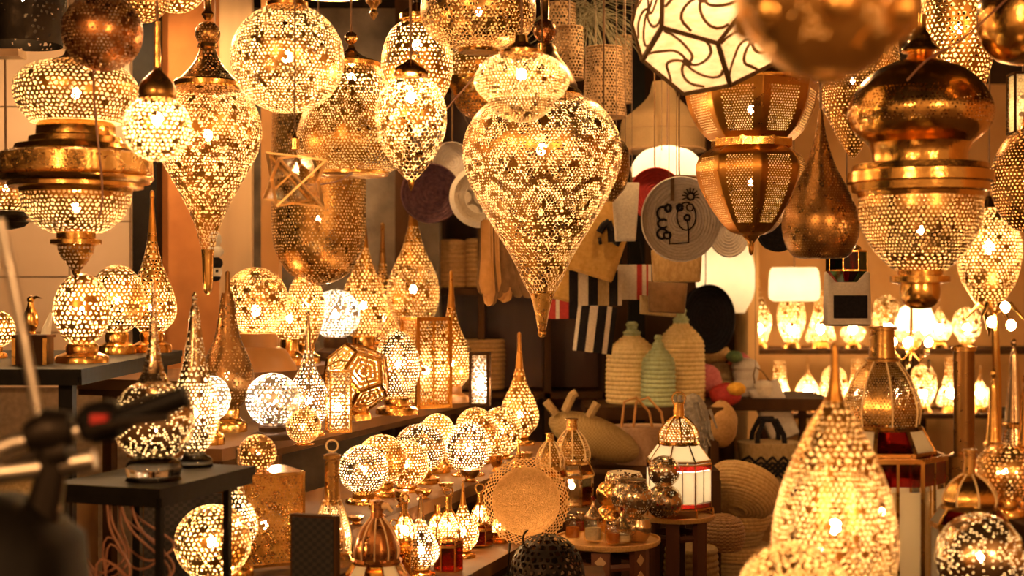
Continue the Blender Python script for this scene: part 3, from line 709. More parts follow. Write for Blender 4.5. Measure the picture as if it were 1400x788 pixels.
# lowest bench (h = .75)
tear('small lit silver teardrop lamp before the red-paned lantern', 575, .75, 676, 752, 26, 777, 788, 'silver', 5, .74, 2.4, name='small_teardrop_lamp')
tear('small lit teardrop lamp between the two red-paned lanterns', 633, .75, 662, 728, 22, 752, 762, 'gold', 5, .74, 2.2, name='small_teardrop_lamp')
tear('small brass spike lamp behind the pierced round tray', 709, .62, 596, 640, 10, 648, 652, 'brass', 4.5, .6, 0)
# low stand, front left (h = .70)
ball('glowing gold globe lamp at the bottom left of picture', 291, .70, 742, 52, 800, 'gold', 7.5, .78, 3.6, 9, .6)
tear('silver spire lamp standing between the glowing globe and gold cube', 325, .70, 612, 716, 27, 752, 792, 'silver', 6, .7, 1.8, slim=.9)
ball('small bronze filigree ball resting on the gold cube lantern', 352, .46, 620, 26, 643, 'bronze', 6, .62, .5, 4, .7)
# right foreground (h = .67)
lamp('spire_lamp', 'huge blurred glowing egg lamp with pointed spire, right foreground', 'lamp', 1141, 2.45, [
    ('shade', [(14, 548), (34, 580), (58, 630), (76, 680), (85, 730), (82, 780), (64, 822), (38, 846)], 'pale_gold', P(8.5, .80)),
    ('spire', [(0, 468), (3, 472), (6, 500), (9, 530), (14, 549)], 'gold'),
    foot(56, 843, 394+.67*F/2.45)], bulb=(720, 10, 2.4))
ball('blurred round gold lamp at bottom edge, right foreground', 1086, .67, 822, 80, 394+.67*F/2.2, 'gold', 9, .76, 1.6, 10, .7)
ball('mirrored mercury globe lamp at bottom right', 1340, .67, 762, 60, 394+.67*F/2.8, 'silver', 5, .5, 1.0, 7, .7, p=pat('sparse', .42, p=.4))

# added shaded lamps just above the frame, put in to brighten walls and goods
def ceiling_fill_lamp(label, x, y, w):
    t = thing('ceiling_fill_lamp', label, 'lamp', (x, y, CEIL-.20))
    MB().lathe([(.16, .02), (.15, .06), (.06, .12), (.02, .14), (.015, .20)], 24).build('shade', 'aged_brass', t)
    add_bulb(t, Vector((0, 0, .04)), .04, w, (1.0, .62, .28))
ceiling_fill_lamp('added shaded lamp above the frame, brightening the bag stall', .75, 5.05, 22)
ceiling_fill_lamp('added shaded lamp out of frame, brightening the tiled wall', -1.75, 5.4, 45)
ceiling_fill_lamp('added shaded lamp before the stone pillar, out of frame', -.75, 5.75, 14)
# ------------------------------------------------------------------ shaped builders
def loft(rows, n=24, e=2.6, mb=None):          # rows: (z, half width x, half depth y[, cx, cy]); rounded-rectangle sections
    mb = mb or MB(); v = []; f = []
    for r in rows:
        z, a, b = r[:3]; ox, oy = (r[3], r[4]) if len(r) > 4 else (0, 0)
        for k in range(n):
            w = 2*PI*k/n; c, s = math.cos(w), math.sin(w)
            v.append((ox+a*math.copysign(abs(c)**(2/e), c), oy+b*math.copysign(abs(s)**(2/e), s), z))
    m = len(rows)
    for i in range(m-1):
        for k in range(n): f.append((i*n+k, i*n+(k+1) % n, (i+1)*n+(k+1) % n, (i+1)*n+k))
    f += [tuple(range(n-1, -1, -1)), tuple((m-1)*n+k for k in range(n))]
    return mb.add(v, f)
def coil(pts, pitch, amp=.28):                 # turn a (r, y) pixel outline into stacked coils
    pr = spline(pts, 1.0); s = np.concatenate([[0], np.cumsum(np.hypot(*np.diff(pr, axis=0).T))])
    n = max(2, int(s[-1]/pitch)); out = []
    t = np.gradient(pr, axis=0); nn = np.stack([-t[:, 1], t[:, 0]], 1); nn /= np.maximum(np.hypot(*nn.T), 1e-6)[:, None]
    if (nn[:, 0]*1).sum() < 0: nn = -nn
    for i in range(n):
        for q, o in ((0, 0), (.25, .8), (.5, 1), (.75, .8)):
            x = (i+q)/n*s[-1]; out.append([np.interp(x, s, pr[:, j])+np.interp(x, s, nn[:, j])*amp*pitch*o for j in (0, 1)])
    out.append(list(pr[-1]))
    return [(max(a, 0), b) for a, b in out]
def basket(name, label, cat, cx, d, parts, group=None, rot=None, yb=None):
    k = d/F; yb = yb if yb is not None else max(p[1] for q in parts for p in q[1])
    root = thing(name, label, cat, W(cx, yb, d), group)
    for pn, pts, mat, pitch in parts:
        pr = coil(pts, pitch) if pitch else [tuple(t) for t in spline(pts, 3)]
        MB().lathe([(r*k, (yb-y)*k) for r, y in pr][::-1], 32, close=True).build(pn, mat, root)
    if rot: root.rotation_euler = rot
    return root
def pane(a, b, c, d, t=.004, inset=.06):       # thin slab between four corners
    q = [Vector(x) for x in (a, b, c, d)]; m = sum(q, Vector())/4
    q = [m+(x-m)*(1-inset) for x in q]; nrm = (q[1]-q[0]).cross(q[3]-q[0]).normalized()*t/2
    return MB().add([x-nrm for x in q]+[x+nrm for x in q], [(3,2,1,0),(4,5,6,7),(0,1,5,4),(1,2,6,5),(2,3,7,6),(3,0,4,7)])
def ring_pts(r, z, n, ph=0): return [Vector((r*math.cos(2*PI*k/n+ph), r*math.sin(2*PI*k/n+ph), z)) for k in range(n)]
def moroccan(name, label, cx, d, ring, neck, dome, skirt, body, n=8, mats=('milk_glass',), smats=None, dmat='gold', fmat='brass', bulb=None, bar=2.2, dcell=5, dh=.6, strips=1, trim=None, feet=0, group=None, rot=0):
    """ring=(y, r); neck=(y0, y1, r); dome=(y0, y1, r); skirt=(y1, r); body=(y0, y1, r): a many-sided glass lantern, sizes in pixels."""
    k = d/F; yb = body[1]+feet; root = thing(name, label, 'lantern', W(cx, yb, d), group, rot); Z = lambda y: (yb-y)*k
    ph = PI/2+PI/n
    if ring:
        y, r = ring; MB().tube([(r*k*math.cos(a), 0, Z(y)+r*k*math.sin(a)) for a in np.linspace(0, 2*PI, 16, endpoint=False)], max(.0015, 1.3*k), 5, True).build('ring', fmat, root)
    if neck:
        y0, y1, r = neck; MB().lathe([(r*k*a, Z(y0+(y1-y0)*b)) for a, b in ((1.25, 1), (1.25, .93), (1, .9), (.92, .5), (.9, .12), (1.1, .1), (1.1, .03), (.5, 0))], 20, close=True).build('neck', fmat, root)
    y0, y1, r = dome; rn = (neck[2] if neck else r*.2)
    prof = spline([(rn*k, Z(y0)), (r*.72*k, Z(y0+(y1-y0)*.28)), (r*k, Z(y0+(y1-y0)*.68)), (r*.96*k, Z(y1))], .003)
    v, q = perf_lathe(prof, dcell*k, pat('all', dh), .15, n); dome_ = quad_obj('dome', v, q, dmat, root, False)
    rb = MB()
    for p in ring_pts(1, 0, n, PI/2): rb.tube([(p.x*a*1.01, p.y*a*1.01, b) for a, b in prof[::3]], 1.2*k, 5)
    rb.lathe([(r*1.04*k, Z(y1+2)), (r*1.06*k, Z(y1)), (r*1.0*k, Z(y1-3))], 24)
    rb.build('dome_ribs', fmat, dome_)
    fr = MB(); ysk, rsk = skirt if skirt else (y1, r)
    A = ring_pts(r*k, Z(y1), n, ph); B = ring_pts(rsk*k, Z(ysk), n, ph)
    if skirt:
        for i in range(n):
            j = (i+1) % n; pane(B[i], B[j], A[j], A[i]).build('skirt_pane', (smats or mats)[i % len(smats or mats)], root, False); fr.bar(A[i], B[i], bar*k)
            fr.bar(B[i], B[j], bar*k)
    yt, ybt, rb_ = body; C = ring_pts(rb_*k, Z(yt), n, ph); D = ring_pts(rb_*k, Z(ybt), n, ph)
    for i in range(n):
        j = (i+1) % n; fr.bar(C[i], D[i], bar*k); fr.bar(C[i], C[j], bar*k*1.3); fr.bar(D[i], D[j], bar*k*1.3)
        for s in range(strips):
            f0, f1 = s/strips, (s+1)/strips
            c0, c1, d0, d1 = C[i].lerp(C[j], f0), C[i].lerp(C[j], f1), D[i].lerp(D[j], f0), D[i].lerp(D[j], f1)
            if trim:
                e = .13; m0, m1, n0, n1 = c0.lerp(d0, e), c1.lerp(d1, e), c0.lerp(d0, 1-e), c1.lerp(d1, 1-e)
                pane(m0, m1, c1, c0).build('corner_pane', trim, root, False); pane(d0, d1, n1, n0).build('corner_pane', trim, root, False)
                pane(n0, n1, m1, m0).build('pane', mats[(i*strips+s) % len(mats)], root, False)
            else: pane(d0, d1, c1, c0).build('pane', mats[(i*strips+s) % len(mats)], root, False)
            if s: fr.bar(c0, d0, bar*k*.7)
        if feet: fr.tube([D[i], D[i]*1.06+Vector((0, 0, 0)), Vector((D[i].x*1.08, D[i].y*1.08, 0))], bar*k*.8, 5)
    fr.build('frame', fmat, root, False)
    MB().lathe([(0, Z(ybt)+.001), (rb_*.95*k, Z(ybt)+.001), (rb_*.95*k, Z(ybt)+.006), (0, Z(ybt)+.006)], n, phase=ph).build('base_plate', fmat, root, False)
    if bulb: add_bulb(root, Vector((0, 0, Z(bulb[0]))), bulb[1]*k, bulb[2]*.5, bulb[3] if len(bulb) > 3 else WARM)
    return root
def box_lantern(label, x0, x1, y0, y1, d, dp, rot, mat='gold', fmat='brass', cell=5, h=.6, w=2, c=WARM, paper=False, name='box_lantern', bar=3):
    k = d/F; W_, D_, H_ = (x1-x0)*k, dp*k, (y1-y0)*k
    root = thing(name, label, 'lantern', W((x0+x1)/2, y1, d)+Vector((0, D_/2, 0)), None, rot); fr = MB(); b = bar*k
    for sx in (-1, 1):
        for sy in (-1, 1): fr.box((sx*W_/2, sy*D_/2, H_/2), (b, b, H_))
        for z in (b/2, H_-b/2): fr.box((sx*W_/2, 0, z), (b, D_, b))
    for sy in (-1, 1):
        for z in (b/2, H_-b/2): fr.box((0, sy*D_/2, z), (W_, b, b))
    fr.build('frame', fmat, root, False)
    MB().box((0, 0, H_-.002), (W_, D_, .004)).build('lid', fmat, root, False)
    for a in range(4):
        wd = W_ if a % 2 == 0 else D_; off = D_ if a % 2 == 0 else W_
        n = max(3, int(wd/(cell*k))); rows = max(3, int(H_/(cell*k*.9)))
        uv, q = hole_cells(rows, n, False, .35, pat('all', h))
        p = np.stack([(uv[:, 0]-.5)*wd, np.full(len(uv), -off/2), H_*(1-uv[:, 1])], 1)
        R = np.array(Matrix.Rotation(a*PI/2, 3, 'Z')); quad_obj('panel', p @ R.T, q[:, ::-1], mat, root, False)
    if paper:
        m = MB()
        for a in range(4):
            wd = W_ if a % 2 == 0 else D_; off = (D_ if a % 2 == 0 else W_)-.012
            m.box(Matrix.Rotation(a*PI/2, 3, 'Z') @ Vector((0, -off/2, H_/2)), (wd-.014, .002, H_-.01) if a % 2 == 0 else (.002, wd-.014, H_-.01))
        m.build('liner', 'lamp_paper', root, False)
    if w: add_bulb(root, Vector((0, 0, H_*.4)), 5*k, w*.5, c)
    return root
IV, IF = ico(0)
def dodeca_faces():
    cen = [((IV[a]+IV[b]+IV[c])/3).normalized() for a, b, c in IF]; out = []
    for i, p in enumerate(IV):
        fs = [cen[j] for j, t in enumerate(IF) if i in t]
        x = (fs[0]-p*fs[0].dot(p)).normalized(); y = p.cross(x)
        fs.sort(key=lambda q: math.atan2(q.dot(y), q.dot(x))); out.append((p, fs))
    return out
# ------------------------------------------------------------------ polyhedron lamps
def swirl_lamp():
    d = 3.3; k = d/F; R = 108*k; c = W(968, 24, d)
    root = thing('swirl_lamp', 'many-sided parchment lamp with dark spiral ribs glowing cream at top', 'lamp', c)
    p0 = IV[0]; q = p0.rotation_difference(Vector((-.22, -1, .12)).normalized()).to_matrix()
    q = Matrix.Rotation(math.radians(16), 3, Vector((-.22, -1, .12)).normalized()) @ q
    edge = MB()
    for p, fs in dodeca_faces():
        p = q @ p; fs = [q @ x*R for x in fs]; m = sum(fs, Vector())/5
        o = MB().add([m]+fs, [(0, i+1, (i+1) % 5+1) for i in range(5)]).build('panel', 'parchment', root, False)
        x = (fs[0]-m); y = p.cross(x); ap = x.length
        rb = MB()
        for a in range(6):
            pts = []
            for t in np.linspace(.12, .98, 9):
                w = 2*PI*a/6+t*1.5; rr = t*ap*(.83+.1*math.cos(5*w))
                pts.append(m*1.004+(x.normalized()*math.cos(w)+y.normalized()*math.sin(w))*rr)
            rb.tube(pts, 2.2*k, 5)
        hub = [m*1.006+(x.normalized()*math.cos(w)+y.normalized()*math.sin(w))*ap*.12 for w in np.linspace(0, 2*PI, 10, endpoint=False)]
        rb.add(hub, [tuple(range(10))])
        rb.build('spiral_rib', 'leather_brown', o)
        for i in range(5): edge.bar(fs[i], fs[(i+1) % 5], 5.5*k)
    edge.build('edge_frame', 'leather_brown', root, False)
    add_bulb(root, Vector((.02, 0, .04)), 12*k, 2.0, (1.0, .70, .38))
    MB().tube([(0, 0, R*.85), (0, 0, CEIL-c.z)], .004).build('cord', 'cord_brown', root)
swirl_lamp()
def dodeca_lantern():
    h = .45; yb = 574; d = dep(yb, h); k = d/F; R = 48*k; c = W(488, yb, d)
    root = thing('dodecahedron_lantern', 'twelve-sided gold lantern with nested pentagon slots on long bench', 'lantern', c)
    q = IV[0].rotation_difference(Vector((.35, -.9, .25)).normalized()).to_matrix(); up = Vector((0, 0, 58*k))
    fr = MB()
    for p, fs in dodeca_faces():
        fs = [q @ x*R for x in fs]; m = sum(fs, Vector())/5; pn = MB()
        for a, b in ((1, .80), (.72, .54), (.46, .29), (.2, .0)):
            v = [m+(x-m)*a+up for x in fs]+[m+(x-m)*b+up for x in fs]
            pn.add(v, [(i, (i+1) % 5, 5+(i+1) % 5, 5+i) for i in range(5)])
        for i in range(5):
            pn.bar(m+up, (fs[i]+fs[(i+1) % 5])/2+up, 2*k)
            fr.bar(fs[i]+up, fs[(i+1) % 5]+up, 3*k)
        pn.build('pentagon_panel', 'pale_gold', root, False)
    fr.build('edge_frame', 'brass', root, False)
    MB().lathe([(20*k, 0), (20*k, 8*k), (14*k, 12*k), (14*k, 22*k)], 24, close=True).build('base', 'brass', root)
    add_bulb(root, up, 6*k, 1.8)
dodeca_lantern()
def star():
    d = 3.35; k = d/F; c = W(403, 246, d); R = 56*k
    root = thing('star_lantern', 'faceted brass-edged glass star lantern hanging beneath large globe', 'lantern', c)
    rot = Matrix.Rotation(math.radians(25), 3, 'Z') @ Matrix.Rotation(math.radians(12), 3, 'X')
    A = [rot @ (Vector(p).normalized()*R) for p in ((1,1,1),(1,-1,-1),(-1,1,-1),(-1,-1,1))]; B = [-p for p in A]
    fr = MB(); oc = []
    for T in (A, B):
        for i in range(4):
            for j in range(i):
                fr.bar(T[i], T[j], 4.2*k, 2.6*k); oc.append((T[i]+T[j])/2)
    fr.build('frame', 'bright_brass', root, False)
    mids = {}
    for T in (A, B):
        for i in range(4):
            o = [(T[i]+T[j])/2 for j in range(4) if j != i]
            for a in range(3):
                v = [T[i], o[a], o[(a+1) % 3]]; m = sum(v, Vector())/3
                MB().add([m+(x-m)*.93 for x in v], [(0, 1, 2)]).build('glass_pane', 'window_glass', root, False)
    MB().lathe([(3*k, 40*k), (7*k, 42*k), (7*k, 56*k), (3*k, 60*k), (1*k, 66*k)], 12, close=True).build('top_cap', 'brass', root)
    MB().tube([(0, 0, 66*k), (0, 0, CEIL-c.z)], .002).build('cord', 'cord_brown', root)
star()
# ------------------------------------------------------------------ box lanterns
box_lantern('small upright gold box lantern beside the dodecahedron lantern', 447, 475, 507, 592, 4.22, 26, .35, 'silver', w=1.4, h=.66)
box_lantern('tall square gold box lantern with pale glowing side on long bench', 556, 606, 434, 559, 5.18, 46, .55, 'gold', w=2.6, h=.64, paper=False, bar=5)
box_lantern('narrow white-lit lattice box lantern beside straw basket', 644, 668, 482, 556, 5.35, 18, -.1, 'white_metal', 'dark_wood', w=2.6, c=WHITE, h=.74, bar=4)
box_lantern('gold engraved cube lantern with bronze ball on top, lower left', 312, 396, 648, 776, 3.44, 84, .5, 'engraved_brass', w=1.2, h=.42, cell=5, bar=4)
box_lantern('bright white box lantern at the right edge near the top', 1388, 1420, 98, 182, 5.2, 30, 0, 'white_metal', 'dark_wood', w=3, c=WHITE, h=.8, paper=True)
o_ = bpy.data.objects['box_lantern.004']; MB().tube([(0, 0, 84*5.2/F), (0, 0, CEIL-o_.location.z)], .003).build('cord', 'cord_brown', o_)
# ------------------------------------------------------------------ glass lanterns
moroccan('domed_lantern', 'glowing white-paned lantern with red corners and gold dome on stool', 928, 4.78, (545, 9), (550, 572, 8), (570, 606, 27), (628, 44), (632, 692, 45), 8, ('milk_glass',), None, 'gold', 'brass', (655, 8, 7, WHITE), 1.8, 5, .62, 2, 'red_glass', 10)
moroccan('domed_lantern', 'octagonal brass lantern with pierced dome on dark wooden body, centre', 782, 4.9, None, (572, 590, 8), (588, 632, 24), (648, 32), (650, 690, 30), 8, ('amber_glass', 'window_glass'), None, 'aged_brass', 'aged_brass', (665, 4, .5), 2.2, 5, .55)
moroccan('domed_lantern', 'smaller brass dome lantern tucked behind the pierced round tray', 752, 4.74, None, (592, 606, 6), (604, 640, 19), (652, 26), (654, 699, 25), 8, ('amber_glass',), None, 'aged_brass', 'aged_brass', (668, 4, .5), 2.0, 5, .5)
moroccan('domed_lantern', 'tall big-domed brass lantern with clear panes, right foreground', 1206, 3.37, None, (446, 494, 18), (490, 584, 52), (616, 70), (622, 890, 84), 8, ('window_glass', 'milk_glass'), ('milk_glass', 'red_glass'), 'aged_brass', 'aged_brass', (700, 5, .5), 5, 5.5, .5, 2, 'red_glass')
moroccan('onion_lantern', 'onion-topped brass lantern with red glass skirt behind mercury globe', 1326, 2.98, None, (614, 652, 9), (648, 694, 37), (716, 52), (720, 821, 50), 8, ('window_glass', 'milk_glass'), ('red_glass', 'milk_glass'), 'brass', 'aged_brass', None, 3.5, 5, .0)
moroccan('small_lantern', 'silvery lantern with pierced bell dome and ring, left of copper lantern', 454, 3.52, (610, 8), (620, 690, 11), (684, 756, 26), (774, 34), (776, 800, 33), 8, ('window_glass',), None, 'silver', 'aged_brass', (730, 5, .7), 2.2, 6, .62)
moroccan('small_lantern', 'slim gold lantern with bright bulb right of copper lantern', 553, 3.6, (682, 6), (688, 706, 5), (703, 738, 15), (745, 19), (746, 790, 18), 6, ('amber_glass', 'window_glass'), None, 'gold', 'brass', (725, 5, 1.6), 1.6, 5, .66)
moroccan('small_lantern', 'red-paned lantern with gold dome, centre of lowest bench', 613, 3.69, (672, 6), (678, 700, 5), (698, 738, 18), (744, 20), (746, 780, 19), 6, ('red_glass', 'amber_glass'), None, 'gold', 'brass', (720, 4, 1.0), 1.8, 5, .62)
moroccan('small_lantern', 'red and amber paned lantern with ring beside pierced round tray', 656, 4.03, (668, 6), (674, 690, 4), (688, 716, 13), (722, 17), (724, 744, 16), 6, ('red_glass', 'amber_glass'), ('amber_glass',), 'pale_gold', 'brass', (703, 4, 1.0), 1.6, 4.5, .66)
moroccan('small_lantern', 'small gold dome lantern peeking between the red-paned lanterns', 598, 3.95, None, (690, 704, 4), (702, 734, 15), None, (736, 756, 14), 6, ('amber_glass',), None, 'gold', 'brass', (720, 4, 1.0), 1.6, 5, .66)
moroccan('hanging_glass_lantern', 'dark lantern with red and green panes hanging above beige box', 1157, 4.6, (318, 5), (322, 334, 4), (333, 344, 20), None, (344, 370, 27), 8, ('red_glass', 'green_glass', 'blue_glass'), None, 'dark_bronze', 'brass', None, 1.6, 5, .3)
hl = bpy.data.objects['hanging_glass_lantern']; k_ = 4.6/F
A_ = ring_pts(27*k_, 0, 8, PI/2+PI/8); B_ = ring_pts(13*k_, -16*k_, 8, PI/2+PI/8)
for i in range(8): pane(B_[i], B_[(i+1) % 8], A_[(i+1) % 8], A_[i]).build('lower_pane', ('green_glass', 'red_glass')[i % 2], hl, False)
MB().tube([(0, 0, 52*k_), (0, 0, CEIL-hl.location.z)], .002).build('cord', 'cord_brown', hl)
for lb, cx, yr, yb, w in (('tiny brass lantern left of the small silver teardrop', 538, 716, 788, 1.0), ('tiny gold lantern at the right end of lowest bench', 682, 690, 742, 1.0)):
    d_ = dep(yb, .75)
    moroccan('small_lantern', lb, cx, d_, (yr, 5), (yr+5, yr+18, 4), (yr+16, yr+40, 12), (yr+45, 15), (yr+46, yb, 14), 6, ('amber_glass', 'red_glass'), None, 'gold', 'brass', (yr+30, 4, w), 1.6, 5, .62)
# copper flask
cl_ = moroccan('copper_lantern', 'dark copper flask-topped lantern with spout and glass skirt, bottom centre', 515, dep(812, .75), None, (684, 714, 9), (708, 768, 31), (788, 44), (790, 812, 42), 10, ('amber_glass', 'milk_glass'), None, 'copper', 'copper', (798, 4, .35), 2.2, 6, 0)
k_ = dep(812, .75)/F
MB().lathe([(33*k_, 42*k_), (35*k_, 46*k_), (31*k_, 50*k_)], 28).build('shoulder_ring', 'copper', cl_)
MB().tube([(6*k_, 0, 120*k_), (15*k_, 0, 119*k_), (21*k_, 0, 112*k_)], [.009, .007, .004], 8).build('spout', 'copper', cl_)
# pierced round tray on an easel
tr = thing('round_tray', 'large round gold tray with pierced lace edge standing upright', 'tray', W(718, 784, 3.92))
k_ = 3.92/F; cz = (784-687)*k_
pr = np.linspace((.001, 0), (46*k_, 0), 20)
v = []; f = []
MBt = MB(); n = 64
for r, y in ((0.001, .004), (20*k_, .004), (40*k_, .004), (45*k_, 0), (47*k_, 0)):
    for a in range(n): v.append((r*math.cos(2*PI*a/n), y, cz+r*math.sin(2*PI*a/n)))
for i in range(4):
    for a in range(n): f.append((i*n+a, i*n+(a+1) % n, (i+1)*n+(a+1) % n, (i+1)*n+a))
MBt.add(v, f).build('plate', 'tray_brass', tr)
uv, q = hole_cells(5, 56, True, .12, pat('all', .62))
rr = (47+uv[:, 1]*13)*k_; rr = rr+np.where(uv[:, 1] > .93, np.sin(uv[:, 0]*2*PI*28)*1.6*k_, 0); th = uv[:, 0]*2*PI
quad_obj('lace_edge', np.stack([rr*np.cos(th), np.zeros(len(uv)), cz+rr*np.sin(th)], 1), q, 'tray_brass', tr, False)
e = MB(); e.tube([(-.05, -.01, 0), (-.045, .012, .1), (-.03, .03, cz+.05)], .004); e.tube([(.05, -.01, 0), (.045, .012, .1), (.03, .03, cz+.05)], .004); e.tube([(-.05, -.01, 0), (.05, -.01, 0), (.05, -.03, .06)], .004)
e.tube([(0, .12, 0), (0, .03, cz+.05)], .004)
e.build('easel', 'iron', tr)
tr.rotation_euler = (math.radians(-7), 0, math.radians(-6))
# wrought iron lantern in front of the tray
il = thing('iron_lantern', 'dark wrought-iron openwork dome lantern at the bottom edge', 'lantern', W(748, 806, 3.68)); k_ = 3.68/F
v, q = perf_lathe(np.array(spline([(4*k_, 76*k_), (24*k_, 70*k_), (44*k_, 50*k_), (52*k_, 20*k_), (52*k_, 0)], .004)), 11*k_, pat('all', .66), .3)
quad_obj('dome', v, q, 'iron', il)
MB().lathe([(53*k_, 0), (54*k_, 4*k_), (51*k_, 6*k_)], 32).build('rim', 'iron', il)
MB().tube([(-28*k_+9*k_*t*math.cos(t*5.5), -.05, (66+22*(1-t))*k_+9*k_*t*math.sin(t*5.5)) for t in np.linspace(.15, 1, 16)]+[(-33*k_, -.045, 60*k_), (-28*k_, -.04, 48*k_)], .0028, 5).build('scroll', 'iron', il)
# ------------------------------------------------------------------ stools and what stands on them
def stool(label, cx, cy_, d, rpx, legs_mat, inlay):
    c = W(cx, cy_, d); r = rpx*d/F; t = thing('tray_stool', label, 'stool', (c.x, c.y, 0)); z = c.z
    MB().lathe([(0, z-.012), (r*.97, z-.012), (r, z-.006), (r, z+.004), (r*.96, z+.005), (r*.95, z-.002), (0, z-.002)], 48).build('tray', 'tray_brass', t)
    for i in range(6):
        a = 2*PI*i/6+.3; p = Vector((math.cos(a)*r*.72, math.sin(a)*r*.72, 0))
        R = Matrix.Rotation(a, 3, 'Z')
        lg = MB().box((p.x, p.y, (z-.012)/2), (.02, r*.34, z-.012), R).build('leg', legs_mat, t, False)
        if inlay:
            m = MB()
            for q in range(5): m.box(Vector((p.x, p.y, z-.05-q*.05))+R @ Vector((.011, 0, 0)), (.002, .026, .026), R @ Matrix.Rotation(PI/4, 3, 'X'))
            m.build('inlay', 'pale_wood', lg, False)
    for zz in (z*.25, z-.07):
        MB().tube([(math.cos(a)*r*.72, math.sin(a)*r*.72, zz) for a in np.linspace(.3, .3+2*PI, 6, endpoint=False)], .012, 6, True).build('stretcher', legs_mat, t, False)
    return z
zA = stool('round brass tray on inlaid folding legs, front stool', 830, 737, 4.3, 73, 'red_wood', True)
zB = stool('round brass tray on plain red wooden legs, under the white lantern', 924, 704, 4.75, 53, 'red_wood', False)
def on_tray(fn_d, h): return 394+h*F/fn_d
hA, hB = H-zA-.002, H-zB-.002
def stack(name, label, cx, d, h, parts, cat='jar', bulb=None):
    yb = 394+h*F/d; m = max(p[1] for q in parts for p in q[1]); dy = yb-m
    return lamp(name, label, cat, cx, d, [(a, [(r, y+dy) for r, y in b], c, *o) for a, b, c, *o in parts], bulb=bulb)
SP = dict(cell=4.6, pat=pat('sparse', .6, p=.5))
stack('silver_jar', 'upper and lower silver speckled balls stacked before the white lantern', 908, 4.66, hB, [
    ('lower_ball', sph(0, 25, 22, 155), 'silver', SP), ('upper_ball', sph(-42, 22, 20, 150), 'silver', SP), ('collar', [(10, -22), (14, -21), (14, -19), (10, -18)], 'silver', LIN())])
stack('silver_bowl', 'silver speckled double bowl with open rim, left of stacked balls', 864, 4.28, hA, [
    ('lower_bowl', sph(0, 24, 30, 155, .8), 'silver', SP), ('upper_bowl', sph(-40, 28, 35, 150), 'silver', SP), ('rim', [(18, -65), (20, -64), (18, -60)], 'silver', LIN())])
stack('gold_bowl', 'plain gold ball jar with open top, left of silver double bowl', 836, 4.38, hA, [
    ('lower_ball', sph(0, 22, 20, 155), 'brass'), ('upper_ball', sph(-34, 21, 40, 150), 'brass')])
stack('silver_bowl', 'silver pierced bowl lying behind the double bowl', 853, 4.42, hA, [
    ('foot_ball', sph(0, 20, 20, 155), 'silver'), ('bowl', sph(-54, 26, 60, 150, .7), 'silver', SP), ('post', [(8, -40), (6, -30), (10, -18)], 'silver')])
def jar(label, cx, d, rp, hp, content, lid='spire'):
    yb = 394+hA*F/d
    parts = [('glass', [(rp*.75, yb-hp), (rp*.98, yb-hp*.8), (rp, yb-hp*.4), (rp*.9, yb-2), (rp*.5, yb)], 'window_glass', dict(n=20)),
             ('contents', [(rp*.80, yb-hp*.55), (rp*.84, yb-hp*.3), (rp*.74, yb-3), (0, yb-3)], content, dict(n=18))]
    if lid == 'spire':
        parts += [('lid', [(0, yb-hp-24), (2, yb-hp-20), (3, yb-hp-15), (rp*.5, yb-hp-8), (rp*.95, yb-hp), (rp*.9, yb-hp+2)], 'silver', dict(n=20)),
                  ('lid_knob', sph(yb-hp-25, 3), 'red_glass', dict(n=10))]
    else: parts += [('lid', [(rp*.5, yb-hp-3), (rp*.8, yb-hp-2), (rp*.82, yb-hp+2)], 'silver', dict(n=18))]
    return lamp('glass_jar', label, 'jar', cx, d, parts)
jar('small glass jar of orange liquid at the left of front tray', 783, 4.28, 11, 30, 'orange_liquid', 'flat')
jar('small glass jar with red contents beside the orange jar', 793, 4.40, 7, 26, 'red_liquid', 'flat')
jar('clear glass jar with silver spire lid and red knob', 811, 4.24, 13, 34, 'white_cotton')
jar('small amber glass jar right of spire-lidded jar', 838, 4.19, 11, 30, 'orange_liquid', 'flat')
jar('low ribbed silver sugar pot with spire lid and red knob', 850, 4.21, 15, 22, 'white_cotton')
lamp('silver_cup', 'small scalloped silver cup at the right of front tray', 'cup', 874, 4.26, [('cup', [(14, 394+hA*F/4.26-30), (17, 394+hA*F/4.26-18), (13, 394+hA*F/4.26-5), (10, 394+hA*F/4.26)], 'silver', dict(n=20))])
# ------------------------------------------------------------------ woven goods
MT = 'mint_straw'
bench('display_table', 'dark table behind carrying the coiled straw jars', (.92, 6.05), .52, .60, .44, 'dark_wood', 'dark_wood', rot=0)
def cjar(label, cx, yb, d, r, ytop, mat, cap):
    return basket('straw_jar', label, 'basket', cx, d, [
        ('body', [(r*.25, ytop+.17*(yb-ytop)), (r*.55, ytop+.24*(yb-ytop)), (r*.94, ytop+.36*(yb-ytop)), (r, ytop+.5*(yb-ytop)), (r*1.03, ytop+.8*(yb-ytop)), (r, yb)], mat, 6),
        ('lid', [(r*.10, ytop), (r*.22, ytop+.03*(yb-ytop)), (r*.18, ytop+.09*(yb-ytop)), (r*.34, ytop+.14*(yb-ytop)), (r*.26, ytop+.18*(yb-ytop))], cap, 4)])
cjar('large coiled straw jar with pale green cap, left of three', 864, 394+.52*F/6.3, 6.3, 34, 440, 'pale_straw', MT)
cjar('small greenish coiled straw jar between two larger ones', 900, 394+.52*F/6.13, 6.13, 22, 458, MT, MT)
cjar('coiled straw jar with mint green shoulders, right of three', 931, 394+.52*F/6.37, 6.37, 31, 420, 'pale_straw', MT)
